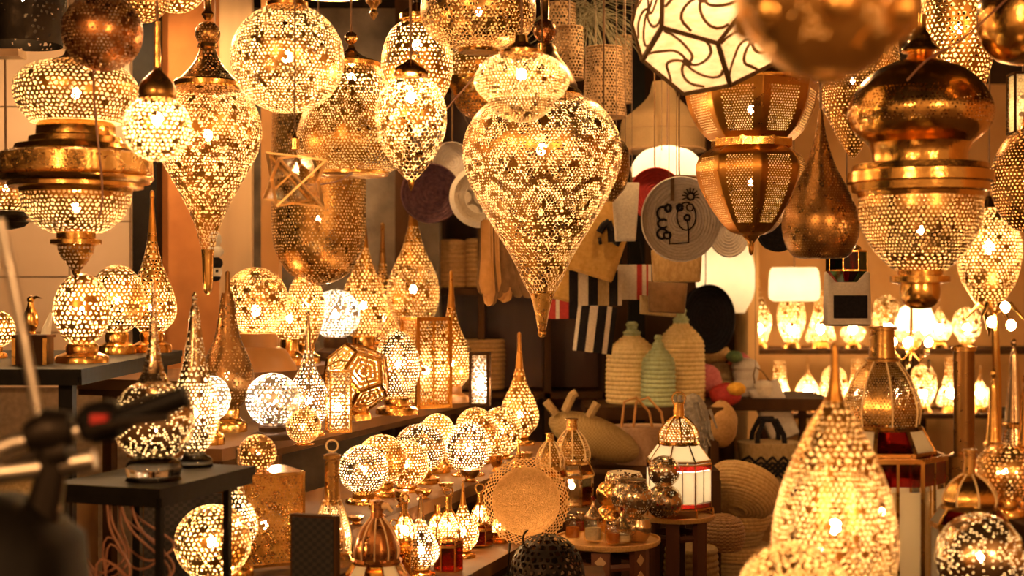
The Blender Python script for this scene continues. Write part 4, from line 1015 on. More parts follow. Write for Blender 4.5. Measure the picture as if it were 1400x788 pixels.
# shelving with wicker baskets in the dark shop
sh = thing('shelf_unit', 'tall dark wooden shelf unit in the dim middle shop', 'shelf', (W(690, 0, 7.1).x, 7.1, 0))
for x in (-.50, -.12, .22, .52): MB().box((x, .2, 1.2), (.035, .4, 2.4)).build('upright', 'dark_wood', sh, False)
for z in (.35, .80, 1.33, 1.95): MB().box((.01, .2, z), (1.05, .4, .03)).build('shelf_board', 'dark_wood', sh, False)
MB().box((.01, .41, 1.2), (1.05, .02, 2.4)).build('back_panel', 'red_wood', sh, False)
def wicker(label, x0, x1, y0, y1, d, mat='straw', lid=True):
    r = (x1-x0)/2
    return basket('wicker_basket', label, 'basket', (x0+x1)/2, d, [('body', [(r*.96, y0+6), (r, y0+(y1-y0)*.4), (r*.94, y1)], mat, 6)]+([('lid', [(r*.2, y0-1), (r*.8, y0), (r*1.02, y0+3), (r*.98, y0+8)], mat, 5)] if lid else []))
for lb, x0, x1, y0 in (('left wicker basket of three on the dark shelf', 536, 592, 328), ('middle wicker basket of three on the dark shelf', 590, 638, 330), ('right wicker basket of three on the dark shelf', 636, 678, 328)):
    wicker(lb, x0, x1, y0, 394-.003*F/7.2, 7.2, 'tan_straw')
wicker('open straw basket with fringed rim beside white box lantern', 628, 690, 458, 394+.53*F/7.3, 7.2, 'tan_straw', False)
# plum woven hat, medallion pouf
def rot_face(o, rx=0, rz=0): o.rotation_euler = (PI/2+rx, 0, rz); return o
def flat_disc(name, label, cat, cx, cy_, d, r, mat, pitch=4, th=4, dome=0, sx=1.0, tilt=0, rz=0, group=None, yhook=None):
    k = d/F; root = thing(name, label, cat, W(cx, cy_, d), group)
    pr = coil([(0.01, 0), (r*.5, -dome*.3), (r*.94, -dome), (r, -dome-th*.4), (r*.98, -dome-th)], pitch, .22)
    o = MB().lathe([(a*k*1, -b*k) for a, b in pr], 48, close=False)
    o.v = [Vector((p.x*sx, p.z-0.0 if False else -p.z, p.y)) for p in o.v]
    ob = o.build('body', mat, root)
    back = MB().lathe([(r*k*.97, 0), (0, 0)], 48); back.v = [Vector((p.x*sx, (dome+th)*k, p.y)) for p in back.v]; back.build('back', mat, root)
    root.rotation_euler = (tilt, 0, rz)
    if yhook is not None:
        MB().tube([(0, (dome+th)*k*.5, r*k*.97), (0, .03, r*k*1.2), (0, .03, (cy_-yhook)*k)], .003, 5).build('loop', 'leather_brown', root)
    return root
flat_disc('woven_hat', 'dark plum woven hat hanging behind egg lamp', 'hat', 590, 264, 6.0, 40, 'plum_straw', 5, 8, 14, tilt=.1, yhook=-300)
pf = flat_disc('medallion_pouf', 'pale round pouf covered in overlapping cream discs', 'pouf', 657, 270, 5.6, 36, 'white_cotton', 40, 8, 10, yhook=-300)
k_ = 5.6/F
for i, (a, r) in enumerate([(0, 0)]+[(x, 21) for x in np.linspace(0, 360, 6, endpoint=False)]+[(x+15, 32) for x in np.linspace(0, 360, 11, endpoint=False)]):
    a = math.radians(a); m = MB().lathe([(0, .006), (8.6*k_, .004), (9.2*k_, 0)][::-1], 14)
    y = -.008+ (r/36)**2*.024
    m.v = [Vector((p.x+r*k_*math.cos(a), y-p.z, p.y+r*k_*math.sin(a))) for p in m.v]; m.build('cream_disc', 'white_cotton', pf)
flat_disc('woven_hat', 'pale grey woven hat half hidden above the plum hat', 'hat', 618, 222, 6.3, 26, 'grey_cotton', 4, 6, 10, yhook=-300)
# tan leather slippers in a hanging bunch
for i in range(9):
    a = math.radians(-2+i*3.6); d = 5.1+.02*(i % 3)+.05*i; k = d/F
    top = W(664+i*4.2, 300+(i % 2)*5, d); L = (104+10*math.sin(i*1.3))*k
    t = thing('leather_slipper', ('first', 'second', 'third', 'fourth', 'fifth', 'sixth', 'seventh', 'eighth', 'ninth')[i]+' tan leather slipper from left in the bunch behind big teardrop', 'slipper', top, 'tan slippers hanging in a bunch')
    rows = [(-L, .004, .006, 0, 0), (-L*.97, .016, .014, .0, 0), (-L*.84, .026, .017, 0, 0), (-L*.5, .018, .013, 0, 0), (-L*.2, .017, .011, 0, 0), (-.01, .016, .01, 0, 0), (0, .006, .006, 0, 0)]
    loft(rows, 14, 2.2).build('upper', 'tan_suede', t)
    s = loft([(z*.995, w*1.06, .004, 0, .012) for z, w, *_ in rows], 14, 2.2); s.build('sole', 'leather_brown', t)
    MB().tube([(0, 0, -.005), (0, 0, CEIL-top.z)], .0012, 4).build('string', 'cord_brown', t)
    t.rotation_euler = (0, -a*.9, rnd.uniform(-.4, .4))
    t.children[-1].rotation_euler = (0, a*.9, 0)
# tan felt bag with black motif, striped bags
def tote(name, label, x0, x1, y0, y1, d, th, mat, rot=0, taper=.92, cat='bag', hook=True, e=4):
    k = d/F; w, h = (x1-x0)*k/2, (y1-y0)*k; c = W((x0+x1)/2, y1, d)
    t = thing(name, label, cat, c)
    loft([(0, w*taper*.96, th*.6), (h*.04, w*taper, th), (h*.5, w*(1+taper)/2, th*.95), (h*.96, w, th*.5), (h, w*.99, th*.35)], 28, e).build('body', mat, t)
    RI = Matrix.Rotation(-rot, 3, 'Y'); p_ = Vector((0, 0, h+.09))
    if hook: MB().tube([p_, p_+RI @ Vector((0, 0, CEIL-c.z-h))], .0015, 4).build('string', 'cord_brown', t)
    if hook: MB().tube([(-w*.5, 0, h*.98), (-w*.3, 0, h+.06), (0, 0, h+.09), (w*.3, 0, h+.06), (w*.5, 0, h*.98)], .004, 6).build('handle', 'leather_brown', t)
    t.rotation_euler = (0, rot, 0)
    return t, w, h, k
t, w, h, k = tote('felt_bag', 'ochre felt bag with black limb-shaped motif right of big teardrop', 762, 842, 270, 376, 5.4, .03, 'ochre_felt', .3)
m = MB()
for pts in ([(10, 78), (22, 66), (30, 52)], [(22, 66), (36, 70), (44, 60), (40, 50)], [(12, 78), (2, 70), (-2, 60)], [(2, 48), (8, 50)]):
    m.tube([(a*k*.62, -.034, b*k) for a, b in pts], 5*k, 7)
m.build('black_motif', 'black_cloth', t)
tote('felt_bag', 'lower ochre felt bag fold behind the tip of big teardrop', 742, 800, 320, 412, 5.7, .03, 'ochre_felt', .25)
def striped(label, x0, x1, y0, y1, d, cols, rot=0):
    k = d/F; n = len(cols); w = (x1-x0)*k; h = (y1-y0)*k
    t = thing('striped_bag', label, 'bag', W((x0+x1)/2, y1, d)); cx = -w/2; tot = sum(c[1] for c in cols)
    for mat, ww in cols:
        dw = w*ww/tot; MB().box((cx+dw/2, 0, h/2), (dw, .03+.004*(len(mat) % 3), h)).build('stripe', mat, t, False); cx += dw
    MB().tube([(-w*.3, 0, h), (-w*.2, 0, h+.1), (w*.2, 0, h+.1), (w*.3, 0, h)], .004, 6).build('handle', 'black_cloth', t)
    p_ = Vector((0, 0, h+.1)); MB().tube([p_, p_+Matrix.Rotation(-rot, 3, 'Y') @ Vector((0, 0, CEIL-W(0, y1, d).z-h-.11))], .0015, 4).build('string', 'cord_brown', t)
    t.rotation_euler = (0, rot, 0)
B_, C_ = 'black_cloth', 'white_cotton'
striped('cream bag with black stripes, upper one beside the felt bag', 778, 850, 370, 418, 5.5, [(B_, 1), (C_, 1.2), (B_, 1.1), ('dull_straw', 1.3), (B_, 1), (C_, .5)])
striped('cream bag with black stripes, lower one above the straw jars', 783, 836, 417, 482, 5.8, [(C_, .4), (B_, 1), (C_, 1), (B_, 1.1), (C_, .6), (B_, .6)], .12)
striped('pale bag with red stripe hanging right of the striped bags', 838, 890, 362, 410, 5.65, [(C_, 3), ('red_cloth', .7), (C_, .5), ('red_cloth', .25), (C_, .4)])
striped('dark red striped cloth bag low behind the teardrop tip', 744, 790, 410, 436, 6.0, [('red_cloth', 1), (C_, .3), ('red_cloth', .8), (B_, .8)])
# white spiral bag with stitched face
wb = flat_disc('spiral_bag', 'round pale coiled bag with black stitched face, right of centre', 'bag', 930, 300, 5.0, 58, 'grey_cotton', 4.2, 9, 3, .93, yhook=-200)
k_ = 5.0/F; st = MB()
def line(pts, r=1.1): st.tube([(a*k_, -.008, b*k_) for a, b in pts], r*k_, 6)
arc = lambda cx, cy_, rx, ry, a0, a1, n=10: [(cx+rx*math.cos(math.radians(a)), cy_+ry*math.sin(math.radians(a))) for a in np.linspace(a0, a1, n)]
line(arc(8, 4, 13, 19, 70, 410, 18)); line([(-15, -18), (-15, -34), (-2, -33), (11, -32), (11, -16), (9, 0)])
line(arc(9, 2, 4, 4, 0, 360, 8), 1.7); line(arc(13, 16, 5, 5, 0, 360, 8)); line(arc(14, 31, 5, 5, 0, 360, 8), 1.6)
for a in range(-10, 200, 26): line([(14+6*math.cos(math.radians(a)), 31+6*math.sin(math.radians(a))), (14+12*math.cos(math.radians(a)), 31+12*math.sin(math.radians(a)))], .9)
line(arc(-1, 16, 4, 4, 0, 360, 8), 2.2)
line(arc(-25, 8, 7, 9, 60, 300, 10), 1.7); line(arc(-17, 15, 4, 5, 0, 360, 8), 2.2); line(arc(-24, -6, 7, 6, 40, 320, 10), 1.7); line(arc(-25, -20, 7, 7, 0, 300, 10), 1.7); line(arc(-18, -22, 5, 5, 0, 360, 8), 1.6)
st.build('stitched_face', 'black_cloth', wb)
MB().box((-11*k_, -.009, 42*k_), (5*k_, .006, 34*k_)).build('leather_tab', 'leather_brown', wb, False)
flat_disc('spiral_bag', 'red sequinned round bag behind the stitched-face bag', 'bag', 896, 266, 5.4, 36, 'red_cloth', 4, 6, 3, yhook=-200)
flat_disc('spiral_bag', 'pale coiled bag behind octagon lantern, right of stitched face', 'bag', 996, 318, 5.5, 34, 'grey_cotton', 4, 8, 3, .8, yhook=-200)
lamp('paper_lampshade', 'glowing white paper lampshade above the stitched-face bag', 'lamp', 912, 5.7, [
    ('shade', [(10, 200), (34, 208), (48, 226), (50, 244), (44, 262)], 'lamp_paper'), ('wire_rim', [(50, 243), (51, 245), (50, 247)], 'leather_brown', LIN())], hang=200, bulb=(232, 8, 2.6, WHITE))
tote('straw_bag', 'small straw bag hanging below the stitched-face bag', 890, 960, 342, 386, 5.2, .04, 'straw', 0)
tote('leather_bag', 'brown leather satchel below the straw bag', 884, 938, 386, 428, 5.35, .035, 'leather_brown', .05)
tote('straw_bag', 'narrow ribbed straw bag under the leather satchel', 872, 926, 406, 432, 5.6, .03, 'dull_straw', .1)
tote('cloth_bag', 'pale cloth bag with pointed flap left of stitched-face bag', 836, 874, 250, 330, 5.2, .03, 'white_cotton', 0, .75)
# black hats
flat_disc('black_hat', 'big black domed hat leaning behind the mint straw jar', 'hat', 966, 436, 6.75, 46, 'black_cloth', 6, 10, 20, .75, yhook=-200)
flat_disc('black_hat', 'black round bag peeking out beside octagon lantern tip', 'hat', 1062, 318, 4.9, 26, 'black_cloth', 5, 8, 4, yhook=-200)
# hanging beige box pouch
t, w, h, k = tote('box_pouch', 'beige hanging box pouch with black front pocket at right', 1128, 1188, 372, 446, 4.9, .05, 'grey_cotton', 0, 1.0, e=6)
MB().box((0, -.053, h*.36), (w*1.5, .01, h*.42)).build('front_pocket', 'black_cloth', t, False)
MB().tube([(-w*.9, 0, h*.95), (0, 0, h+.12), (w*.9, 0, h*.95)], .006, 6).build('strap', 'black_cloth', t)
MB().tube([(0, 0, h+.12), (0, 0, CEIL-W(0, 446, 4.9).z)], .002, 4).build('cord', 'cord_brown', t)
# nets and dried grass at the top
def net(label, cx, d, r, y0, y1, cell=5, flare=1.0):
    return lamp('net_shade', label, 'lampshade', cx, d, [('net', [(r*.95, y0), (r, (y0+y1)/2), (r*flare, y1)], 'jute_net', dict(cell=cell, h=.95, jit=.2)),
        ('rim', [(r*flare, y1-1), (r*flare+1, y1), (r*flare, y1+1)], 'jute_net', LIN()), ('top_rim', [(r*.95, y0-1), (r*.95+1, y0), (r*.95, y0+1)], 'jute_net', LIN())], hang=y0)
net('open-weave net lampshade, upper left of the net shades', 766, 5.6, 22, 6, 70)
net('open-weave net lampshade hanging above the big teardrop', 778, 5.2, 20, 38, 108)
net('wide jute net lampshade right of big teardrop top', 826, 5.5, 27, 66, 160, 5, 1.15)
net('narrow folded jute shade beside the black gap', 852, 5.9, 12, 50, 140)
lamp('bell_net_shade', 'large brown bell-shaped gauze lampshade above paper lamp', 'lampshade', 906, 6.0, [
    ('gauze', [(14, 112), (20, 132), (40, 152), (56, 166), (57, 206)], 'gauze'), ('hoop', [(57, 178), (58.5, 179), (57, 180)], 'jute_net', LIN()), ('rim', [(57, 204), (59, 206), (57, 208)], 'jute_net', LIN())], hang=112)
gm = MB()
c = W(800, 30, 5.7)
for i in range(170):
    a = rnd.uniform(0, 2*PI); p = c+Vector((rnd.uniform(-.05, .05), rnd.uniform(-.05, .05), rnd.uniform(0, .06))); v = Vector((math.cos(a)*rnd.uniform(.05, .2), rnd.uniform(-.06, .06), rnd.uniform(-.12, .06)))
    gm.tube([p, p+v*.6+Vector((0, 0, .02)), p+v*1.3-Vector((0, 0, .03))], .0016, 4)
gs = gm.build('dried_grass', 'dried_grass'); tag(gs, 'tangled bundle of dry grey-green grass hanging at top', 'dried grass', kind='stuff')
hk = thing('grass_hanger', 'thin string holding up the dried grass bundle', 'string', W(800, 24, 5.7)); MB().tube([(0, 0, 0), (0, 0, CEIL-hk.location.z)], .003).build('string', 'cord_brown', hk)
# ------------------------------------------------------------------ floor goods right of the stools
def weave_bag(name, label, x0, x1, y0, y1, d, th, mat, rot=(0, 0, 0), taper=.85, cat='basket', handles=None, e=2.6):
    k = d/F; w, h = (x1-x0)*k/2, (y1-y0)*k; t = thing(name, label, cat, W((x0+x1)/2, y1, d))
    rows = []
    for i in range(15):
        q = i/14; s = taper+(1-taper)*q; b = 1+.02*(i % 2); rows.append((h*q, w*s*b, th*s*b))
    loft(rows, 30, e).build('body', mat, t)
    if handles:
        for sy in (-1, 1): MB().tube([(-w*.45, sy*th*.7, h*.9), (-w*.42, sy*th*.6, h*1.2), (-w*.2, sy*th*.5, h*1.55), (w*.2, sy*th*.5, h*1.55), (w*.42, sy*th*.6, h*1.2), (w*.45, sy*th*.7, h*.9)], .012, 8).build('handle', handles, t)
    t.rotation_euler = rot
    return t, w, h, k
crate = bench('low_crate', 'dark crate under the diamond-patterned basket', (1.52, 5.95), .88, .57, .52, 'dark_wood', 'dark_wood', rot=0)
t, w, h, k = weave_bag('diamond_basket', 'straw basket with black diamond pattern and black loop handles', 1008, 1092, 604, 394+.88*F/6.3, 6.3, .11, 'dull_straw', taper=.8, handles='black_cloth')
for i in range(5):
    x = (i-2)*w*.36
    for s in (.050, .026):
        m = MB()
        P4 = [Vector((x+a*s, 0, h*.42+b*s)) for a, b in ((1, 0), (0, 1), (-1, 0), (0, -1))]
        for j in range(4):
            a_, b_ = P4[j], P4[(j+1) % 4]
            f_ = lambda p: Vector((p.x, -(.115*.92)*math.sqrt(max(0, 1-(abs(p.x)/(w*.99))**2.6))**.8-.004, p.z))
            m.bar(f_(a_), f_(b_), .009)
        m.build('black_diamond', 'black_cloth', t, False)
basket('tilted_basket', 'large shallow palm basket tilted on its side over the bowls', 'basket', 1010, 5.6, [('dish', [(46, 648), (50, 660), (40, 690), (10, 700)], 'straw', 5)], rot=(math.radians(-32), math.radians(24), 0), yb=690)
for i, (cx, cy_, r, d) in enumerate(((1004, 788, 40, 5.72), (1010, 766, 42, 5.72), (1004, 744, 40, 5.72), (1012, 724, 42, 5.72))):
    basket('straw_bowl', ('bottom', 'second lowest', 'third', 'topmost')[i]+' straw bowl in the stack under the tilted basket', 'basket', cx, d,
           [('bowl', [(r, cy_-22), (r*.95, cy_-12), (r*.8, cy_)], ('dull_straw', 'straw')[i % 2], 5)], 'stack of straw bowls')
basket('straw_bowl', 'beaded dark straw bowl leaning against the stool', 'basket', 988, 5.2, [('bowl', [(8, 704), (24, 712), (30, 734), (24, 752)], 'woven_brown', 5)])
basket('straw_bowl', 'tall straw basket on the floor behind front stool legs', 'basket', 945, 5.08, [('bowl', [(34, 748), (36, 790), (30, 394+1.35*F/5.08)], 'dull_straw', 8)])
basket('straw_bowl', 'wide straw stack at the foot of the diamond basket', 'basket', 1056, 6.2, [('bowl', [(40, 700), (42, 740), (38, 394+1.35*F/6.2)], 'tan_straw', 10)])
basket('straw_bowl', 'support straw hamper under the stack of bowls', 'basket', 1008, 5.72, [('bowl', [(38, 790), (40, 810), (36, 394+1.35*F/5.72)], 'dull_straw', 8)])
# woven sisal animal: round body with rope stubs
an = thing('sisal_roll', 'greenish woven sisal roll with rope-like stubs behind the lanterns', 'basket', W(812, 640, 5.75)); k_ = 5.75/F
R = Matrix.Rotation(math.radians(22), 3, 'Y')
b = MB(); b.ellipsoid((0, 0, 42*k_), 66*k_, 26*k_, 28*k_, 24, 14, R); b.build('body', 'woven_sisal', an)
for pts in ([(-52, 74), (-66, 92)], [(-40, 78), (-30, 100), (-24, 104)], [(-8, 70), (4, 90)]):
    MB().tube([(a*k_, -.03, b_*k_) for a, b_ in pts], 6*k_, 8).build('rope_stub', 'dull_straw', an)
bench('low_crate', 'dark crate under the sisal roll and rose basket bag', (.74, 5.56), .744, .6, .46, 'dark_wood', 'dark_wood', rot=0)
t, w, h, k = weave_bag('basket_bag', 'rosy woven basket bag with thin leather loop handles behind lantern', 838, 918, 582, 394+.744*F/5.9, 5.9, .09, 'rose_straw', taper=.9)
for s in (-1, 1): MB().tube([(s*8*k-22*k, -.06, h*.95), (s*8*k-18*k, -.06, h+34*k), (s*8*k-2*k, -.06, h+40*k), (s*8*k+16*k, -.06, h+20*k), (s*8*k+20*k, -.06, h*.95)], .006, 6).build('loop_handle', 'tan_suede', t)
fu = thing('fur_pouch', 'shaggy grey fringed pouch behind the white lantern', 'bag', W(950, 640, 5.45)); k_ = 5.45/F
m = MB()
for i in range(60):
    a = rnd.uniform(-26, 20); z = rnd.uniform(30, 100); m.tube([(a*k_, rnd.uniform(-.03, .03), z*k_), ((a+rnd.uniform(-6, 10))*k_, -.04, (z-26)*k_)], [.008, .003], 5)
m.ellipsoid((-2*k_, .01, 52*k_), 24*k_, .05, 50*k_); m.build('fringe', 'grey_fur', fu)
bench('low_crate', 'dark crate behind the white lantern under the pouch and cloths', (.80, 5.35), .705, .22, .19, 'dark_wood', 'dark_wood', rot=0)
# small pots and textiles
bench('display_table', 'dark table carrying small lidded pots and bright cloths', (1.5, 6.5), .52, .72, .5, 'dark_wood', 'dark_wood', rot=0)
def pot(label, cx, yt, r, yb, d, mat):
    return basket('lidded_pot', label, 'pot', cx, d, [('body', [(r*.9, yt+(yb-yt)*.45), (r, yt+(yb-yt)*.6), (r*.85, yb)], mat, 0), ('lid', [(r*.3, yt), (r*.8, yt+(yb-yt)*.1), (r*1.08, yt+(yb-yt)*.38), (r*1.08, yt+(yb-yt)*.46)], mat, 0)])
YB = 394+.52*F/6.7
pot('pale lidded straw pot beside yellow pompom', 1020, 520, 20, YB, 6.7, 'grey_cotton')
pot('upper pale straw pot standing on another pot', 1019, 490, 18, 521, 6.75, 'grey_cotton')
pot('dull green-gold straw pot behind pink cloth', 985, 496, 20, YB, 6.85, 'dull_straw')
pot('small cream straw pot at the right of the pots', 1044, 520, 13, YB, 6.6, 'white_cotton')
def blob(name, label, cat, cx, cy_, d, rx, rz, mat, ry=None, mat2=None):
    k = d/F; t = thing(name, label, cat, W(cx, cy_+rz, d)); m = MB(); m.ellipsoid((0, 0, rz*k), rx*k, (ry or min(rx, rz))*k, rz*k, 18, 12)
    for p in m.v: p += Vector((rnd.uniform(-1, 1), rnd.uniform(-1, 1), rnd.uniform(-1, 1)))*k*rx*.05
    m.build('body', mat, t); return t
blob('cushion', 'pink patterned cushion behind the fur pouch', 'cushion', 965, 520, 6.6, 22, 22, 'pink_cloth')
blob('cushion', 'red beaded cloth bundle under the pale pot', 'cushion', 992, 540, 6.35, 22, 16, 'red_cloth')
blob('pompom', 'bright yellow wool pompom on the red bundle', 'pompom', 1007, 532, 6.2, 13, 9, 'yellow_wool')
blob('wool_heap', 'cream fluffy wool heap on top of the pots', 'wool', 972, 484, 6.9, 26, 15, 'straw')
blob('cloth_fold', 'dark green folded cloth on the pots', 'cloth', 1004, 488, 6.7, 12, 8, 'green_cloth')
blob('cloth_fold', 'red knitted cloth behind the green fold', 'cloth', 1012, 506, 6.85, 18, 24, 'pink_cloth')
blob('cushion', 'rusty straw cushion below the red bundle', 'cushion', 986, 580, 6.1, 22, 32, 'tan_straw')
tote('cloth_bag', 'pale cloth bag leaning diagonally beside the diamond basket', 1052, 1096, 520, 600, 6.6, .05, 'grey_cotton', -.4)
# ------------------------------------------------------------------ the bright shop far right
def far_shelf(label, x0, x1, y, d):
    c, s = px_box(x0, x1, y, y+7, d, .5); t = thing('wall_shelf', label, 'shelf', (c[0], c[1], c[2]))
    MB().box((0, 0, 0), s).build('board', 'dark_wood', t, False)
    for x in (-.45, 0, .45): MB().box((x*s[0], .1, -c[2]/2-s[2]/2), (.04, .3, c[2]-s[2]/2)).build('support', 'dark_wood', t, False)
far_shelf('dark shelf board of lit lamps in the far right shop', 1012, 1520, 478, 8.6)
far_shelf('lower dark shelf board in the far right shop', 1030, 1520, 566, 8.3)
G1, G2 = 'small blurred lit lamps on the far upper shelf', 'small blurred lit lamps on the far lower shelf'
i = 0
def far_lamp(label, group, cx, ytop, r, yb, d, w, k=0):
    if k % 3 == 0: sh_ = [(1, ytop), (r*.2, ytop+(yb-ytop)*.3), (r, ytop+(yb-ytop)*.62), (r*.6, yb-8)]
    elif k % 3 == 1: sh_ = [(r*.2, ytop), (r*.8, ytop+8), (r, ytop+(yb-ytop)*.5), (r*.5, yb-8)]
    else: sh_ = [(r*.4, ytop), (r*.5, ytop+(yb-ytop)*.4), (r, yb-12), (r*.8, yb-8)]
    lamp('shelf_lamp', label, 'lamp', cx, d, [('shade', sh_, 'pale_gold', dict(cell=5, h=.85)), ('base', [(r*.4, yb-9), (r*.6, yb-4), (r*.7, yb)], 'aged_brass', LIN(n=16))], bulb=(yb-26, 7, w, (1, .64, .30)), group=group)
ORD = ('first', 'second', 'third', 'fourth', 'fifth', 'sixth', 'seventh', 'eighth', 'ninth', 'tenth')
for cx, yt in ((1038, 372), (1082, 404), (1122, 396), (1166, 420), (1212, 404), (1246, 416), (1284, 404), (1322, 420)):
    far_lamp(ORD[i]+' blurred lit lamp from left on the far upper shelf', G1, cx, yt, 17+(i % 3)*2, 476, 8.7, 5, i); i += 1
for cx, yt in ((1066, 494), (1104, 486), (1140, 500), (1172, 492), (1228, 486), (1262, 498), (1300, 490), (1340, 500)):
    far_lamp(ORD[i-8]+' blurred lit lamp from left on the far lower shelf', G2, cx, yt, 16+(i % 3)*2, 564, 8.4, 5, i); i += 1
lamp('fabric_shade', 'big round glowing fabric lampshade behind the stitched-face bag', 'lamp', 992, 7.6, [('shade', [(16, 326), (32, 340), (40, 372), (38, 404), (26, 428)], 'warm_fabric')], hang=326, bulb=(376, 12, 2.4, WHITE))
lamp('fabric_shade', 'glowing drum lampshade hanging above far upper shelf', 'lamp', 1086, 7.4, [('shade', [(30, 366), (33, 372), (34, 408), (28, 412)], 'warm_fabric')], hang=366, bulb=(390, 10, 2.4, WHITE))
lamp('fabric_shade', 'white pleated lampshade glimpsed below the tiered lamp cup', 'lamp', 1252, 7.2, [('shade', [(14, 418), (20, 422), (30, 448), (31, 452)], 'lamp_paper', LIN())], hang=418, bulb=(440, 8, 3, WHITE))
lamp('column_lamp', 'bronze tube column lamp standing in the far right shop', 'lamp', 1318, 5.6, [('tube', [(14, 478), (14, 560), (14, 620)], 'bronze', LIN()), ('cap', [(4, 470), (16, 474), (16, 480)], 'brass', LIN()), ('base', [(14, 618), (22, 624), (24, 394+1.35*F/5.6)], 'bronze', LIN())])
pl = thing('palm_lamp', 'gold palm-tree lamp with glowing ball lights at right', 'lamp', W(1360, 394+1.35*F/6.0, 6.0)); k_ = 6.0/F; Y0 = 394+1.35*F/6.0
MB().tube([(0, 0, 0), (.01, 0, (Y0-520)*k_), (0, 0, (Y0-430)*k_)], [.03, .02, .014], 8).build('stem', 'brass', pl)
MB().lathe([(.10, 0), (.10, .02), (.03, .05)], 20, close=True).build('base', 'brass', pl)
for a in range(8):
    w_ = 2*PI*a/8; m = MB(); m.tube([(0, 0, (Y0-430)*k_), (math.cos(w_)*.07, math.sin(w_)*.07, (Y0-416)*k_), (math.cos(w_)*.13, math.sin(w_)*.13, (Y0-436)*k_)], [.006, .012, .002], 6); m.build('frond', 'brass', pl)
for x, y in ((-14, 440), (4, 420), (12, 444)): add_bulb(pl, Vector((x*k_, -.09, (Y0-y)*k_)), 6*k_, 1.5)
ch = thing('chandelier', 'crystal chandelier of many small bright bulbs in the far right shop', 'chandelier', W(1246, 470, 6.9)); k_ = 6.9/F
MB().tube([(0, 0, -20*k_), (0, 0, 40*k_), (0, 0, CEIL-ch.location.z)], [.012, .008, .004], 8).build('stem', 'brass', ch)
for a in range(9):
    w_ = 2*PI*a/9; x_, y_ = math.cos(w_), math.sin(w_); rr_ = 40*k_ if a % 2 else 24*k_; zz_ = (20 if a % 2 else 2)*k_
    ar = MB().tube([(0, 0, -10*k_), (x_*rr_*.5, y_*rr_*.5, zz_-26*k_), (x_*rr_, y_*rr_, zz_-12*k_)], .005, 6).build('arm', 'brass', ch)
    add_bulb(ch, Vector((x_*rr_, y_*rr_, zz_)), 5*k_, .6)
    dp = MB(); dp.ellipsoid((x_*rr_, y_*rr_, zz_-30*k_), 3*k_, 3*k_, 7*k_, 6, 4); dp.build('crystal', 'clear_glass', ar, False)
# spire lamps at the right edge, on a riser
rs = thing('riser_box', 'wooden riser box at the right edge under spire lamps', 'box', (1.245, 3.03, H-.67))
for c_, s_, nm in (((0, 0, .16), (.34, .26, .02), 'top'), ((-.16, 0, .075), (.02, .26, .15), 'side'), ((.16, 0, .075), (.02, .26, .15), 'side'), ((0, -.12, .075), (.30, .02, .15), 'front')):
    MB().box(c_, s_).build(nm, 'dark_wood', rs, False)
ball('pierced bronze globe lamp on the riser at right edge', 1374, .50, 646, 40, 706, 'aged_brass', 7, .7, .5, 5, .7)
for lb, cx, yt, yb, r in (('brass spire lamp, shortest of three at right edge', 1358, 508, 712, 14), ('silvery spire lamp with ball tip, tallest at right edge', 1386, 466, 702, 16), ('brass spire lamp nearest the right edge', 1402, 516, 716, 14)):
    d = dep(yb, .50); L = yb-yt
    lamp('spire_lamp', lb, 'lamp', cx, d+.1, [('spire', [(0, yt-4), (4, yt), (4, yt+6), (2, yt+9), (5, yt+20), (r*.55, yt+.3*L), (r*.8, yt+.48*L)], 'silver' if r > 15 else 'brass'), ('ring', [(r*.8, yt+.47*L), (r, yt+.48*L), (r, yt+.5*L), (r*.8, yt+.51*L)], 'brass', LIN()),
        ('body', [(r*.8, yt+.5*L), (r*1.2, yt+.7*L), (r*1.1, yt+.85*L), (r*.6, yb-8)], 'silver', dict(cell=5, h=.5)), ('base', [(r*.6, yb-9), (r*.9, yb-4), (r, yb)], 'brass', LIN())], yb=yb)
# ------------------------------------------------------------------ left edge odds and ends
k_ = dep(484, .20)/F; d_ = dep(484, .20)
bx = thing('trinket_box', 'small dark wooden trinket box with brass corners, far left table', 'box', W(46, 498, dep(498, .2))); kk = dep(498, .2)/F
MB().box((0, 0, 18*kk), (44*kk, 34*kk, 36*kk)).build('body', 'dark_wood', bx, False)
for x in (-1, 1): MB().box((x*21*kk, -17.5*kk, 18*kk), (5*kk, 2*kk, 37*kk)).build('corner_strip', 'brass', bx, False)
MB().box((0, 0, 38*kk), (48*kk, 38*kk, 4*kk)).build('lid', 'dark_wood', bx, False)
ew = lamp('bird_ewer', 'gold bird-beaked ewer standing on the trinket box', 'ewer', 42, dep(498, .2), [('body', [(4, 414), (5, 420), (9, 430), (10, 444), (6, 454), (8, 457)], 'brass'), ('head', sph(410, 5), 'brass')])
MB().tube([(2*kk, 0, 48*kk), (8*kk, 0, 51*kk), (16*kk, 0, 49*kk)], [3*kk, 2*kk, .6*kk], 6).build('beak', 'brass', ew)
dg = thing('curved_horn', 'curved silver-trimmed horn leaning by the trinket box', 'horn', W(64, 490, 3.95)); kk = 3.95/F
MB().tube([(0, 0, 0), (-4*kk, 0, 18*kk), (0, 0, 40*kk), (6*kk, 0, 62*kk)], [8*kk, 8*kk, 6*kk, 2*kk], 10).build('horn', 'silver', dg)
MB().lathe([(8.6*kk, 0), (9*kk, 4*kk), (8.4*kk, 8*kk)], 12).build('band', 'brass', dg)
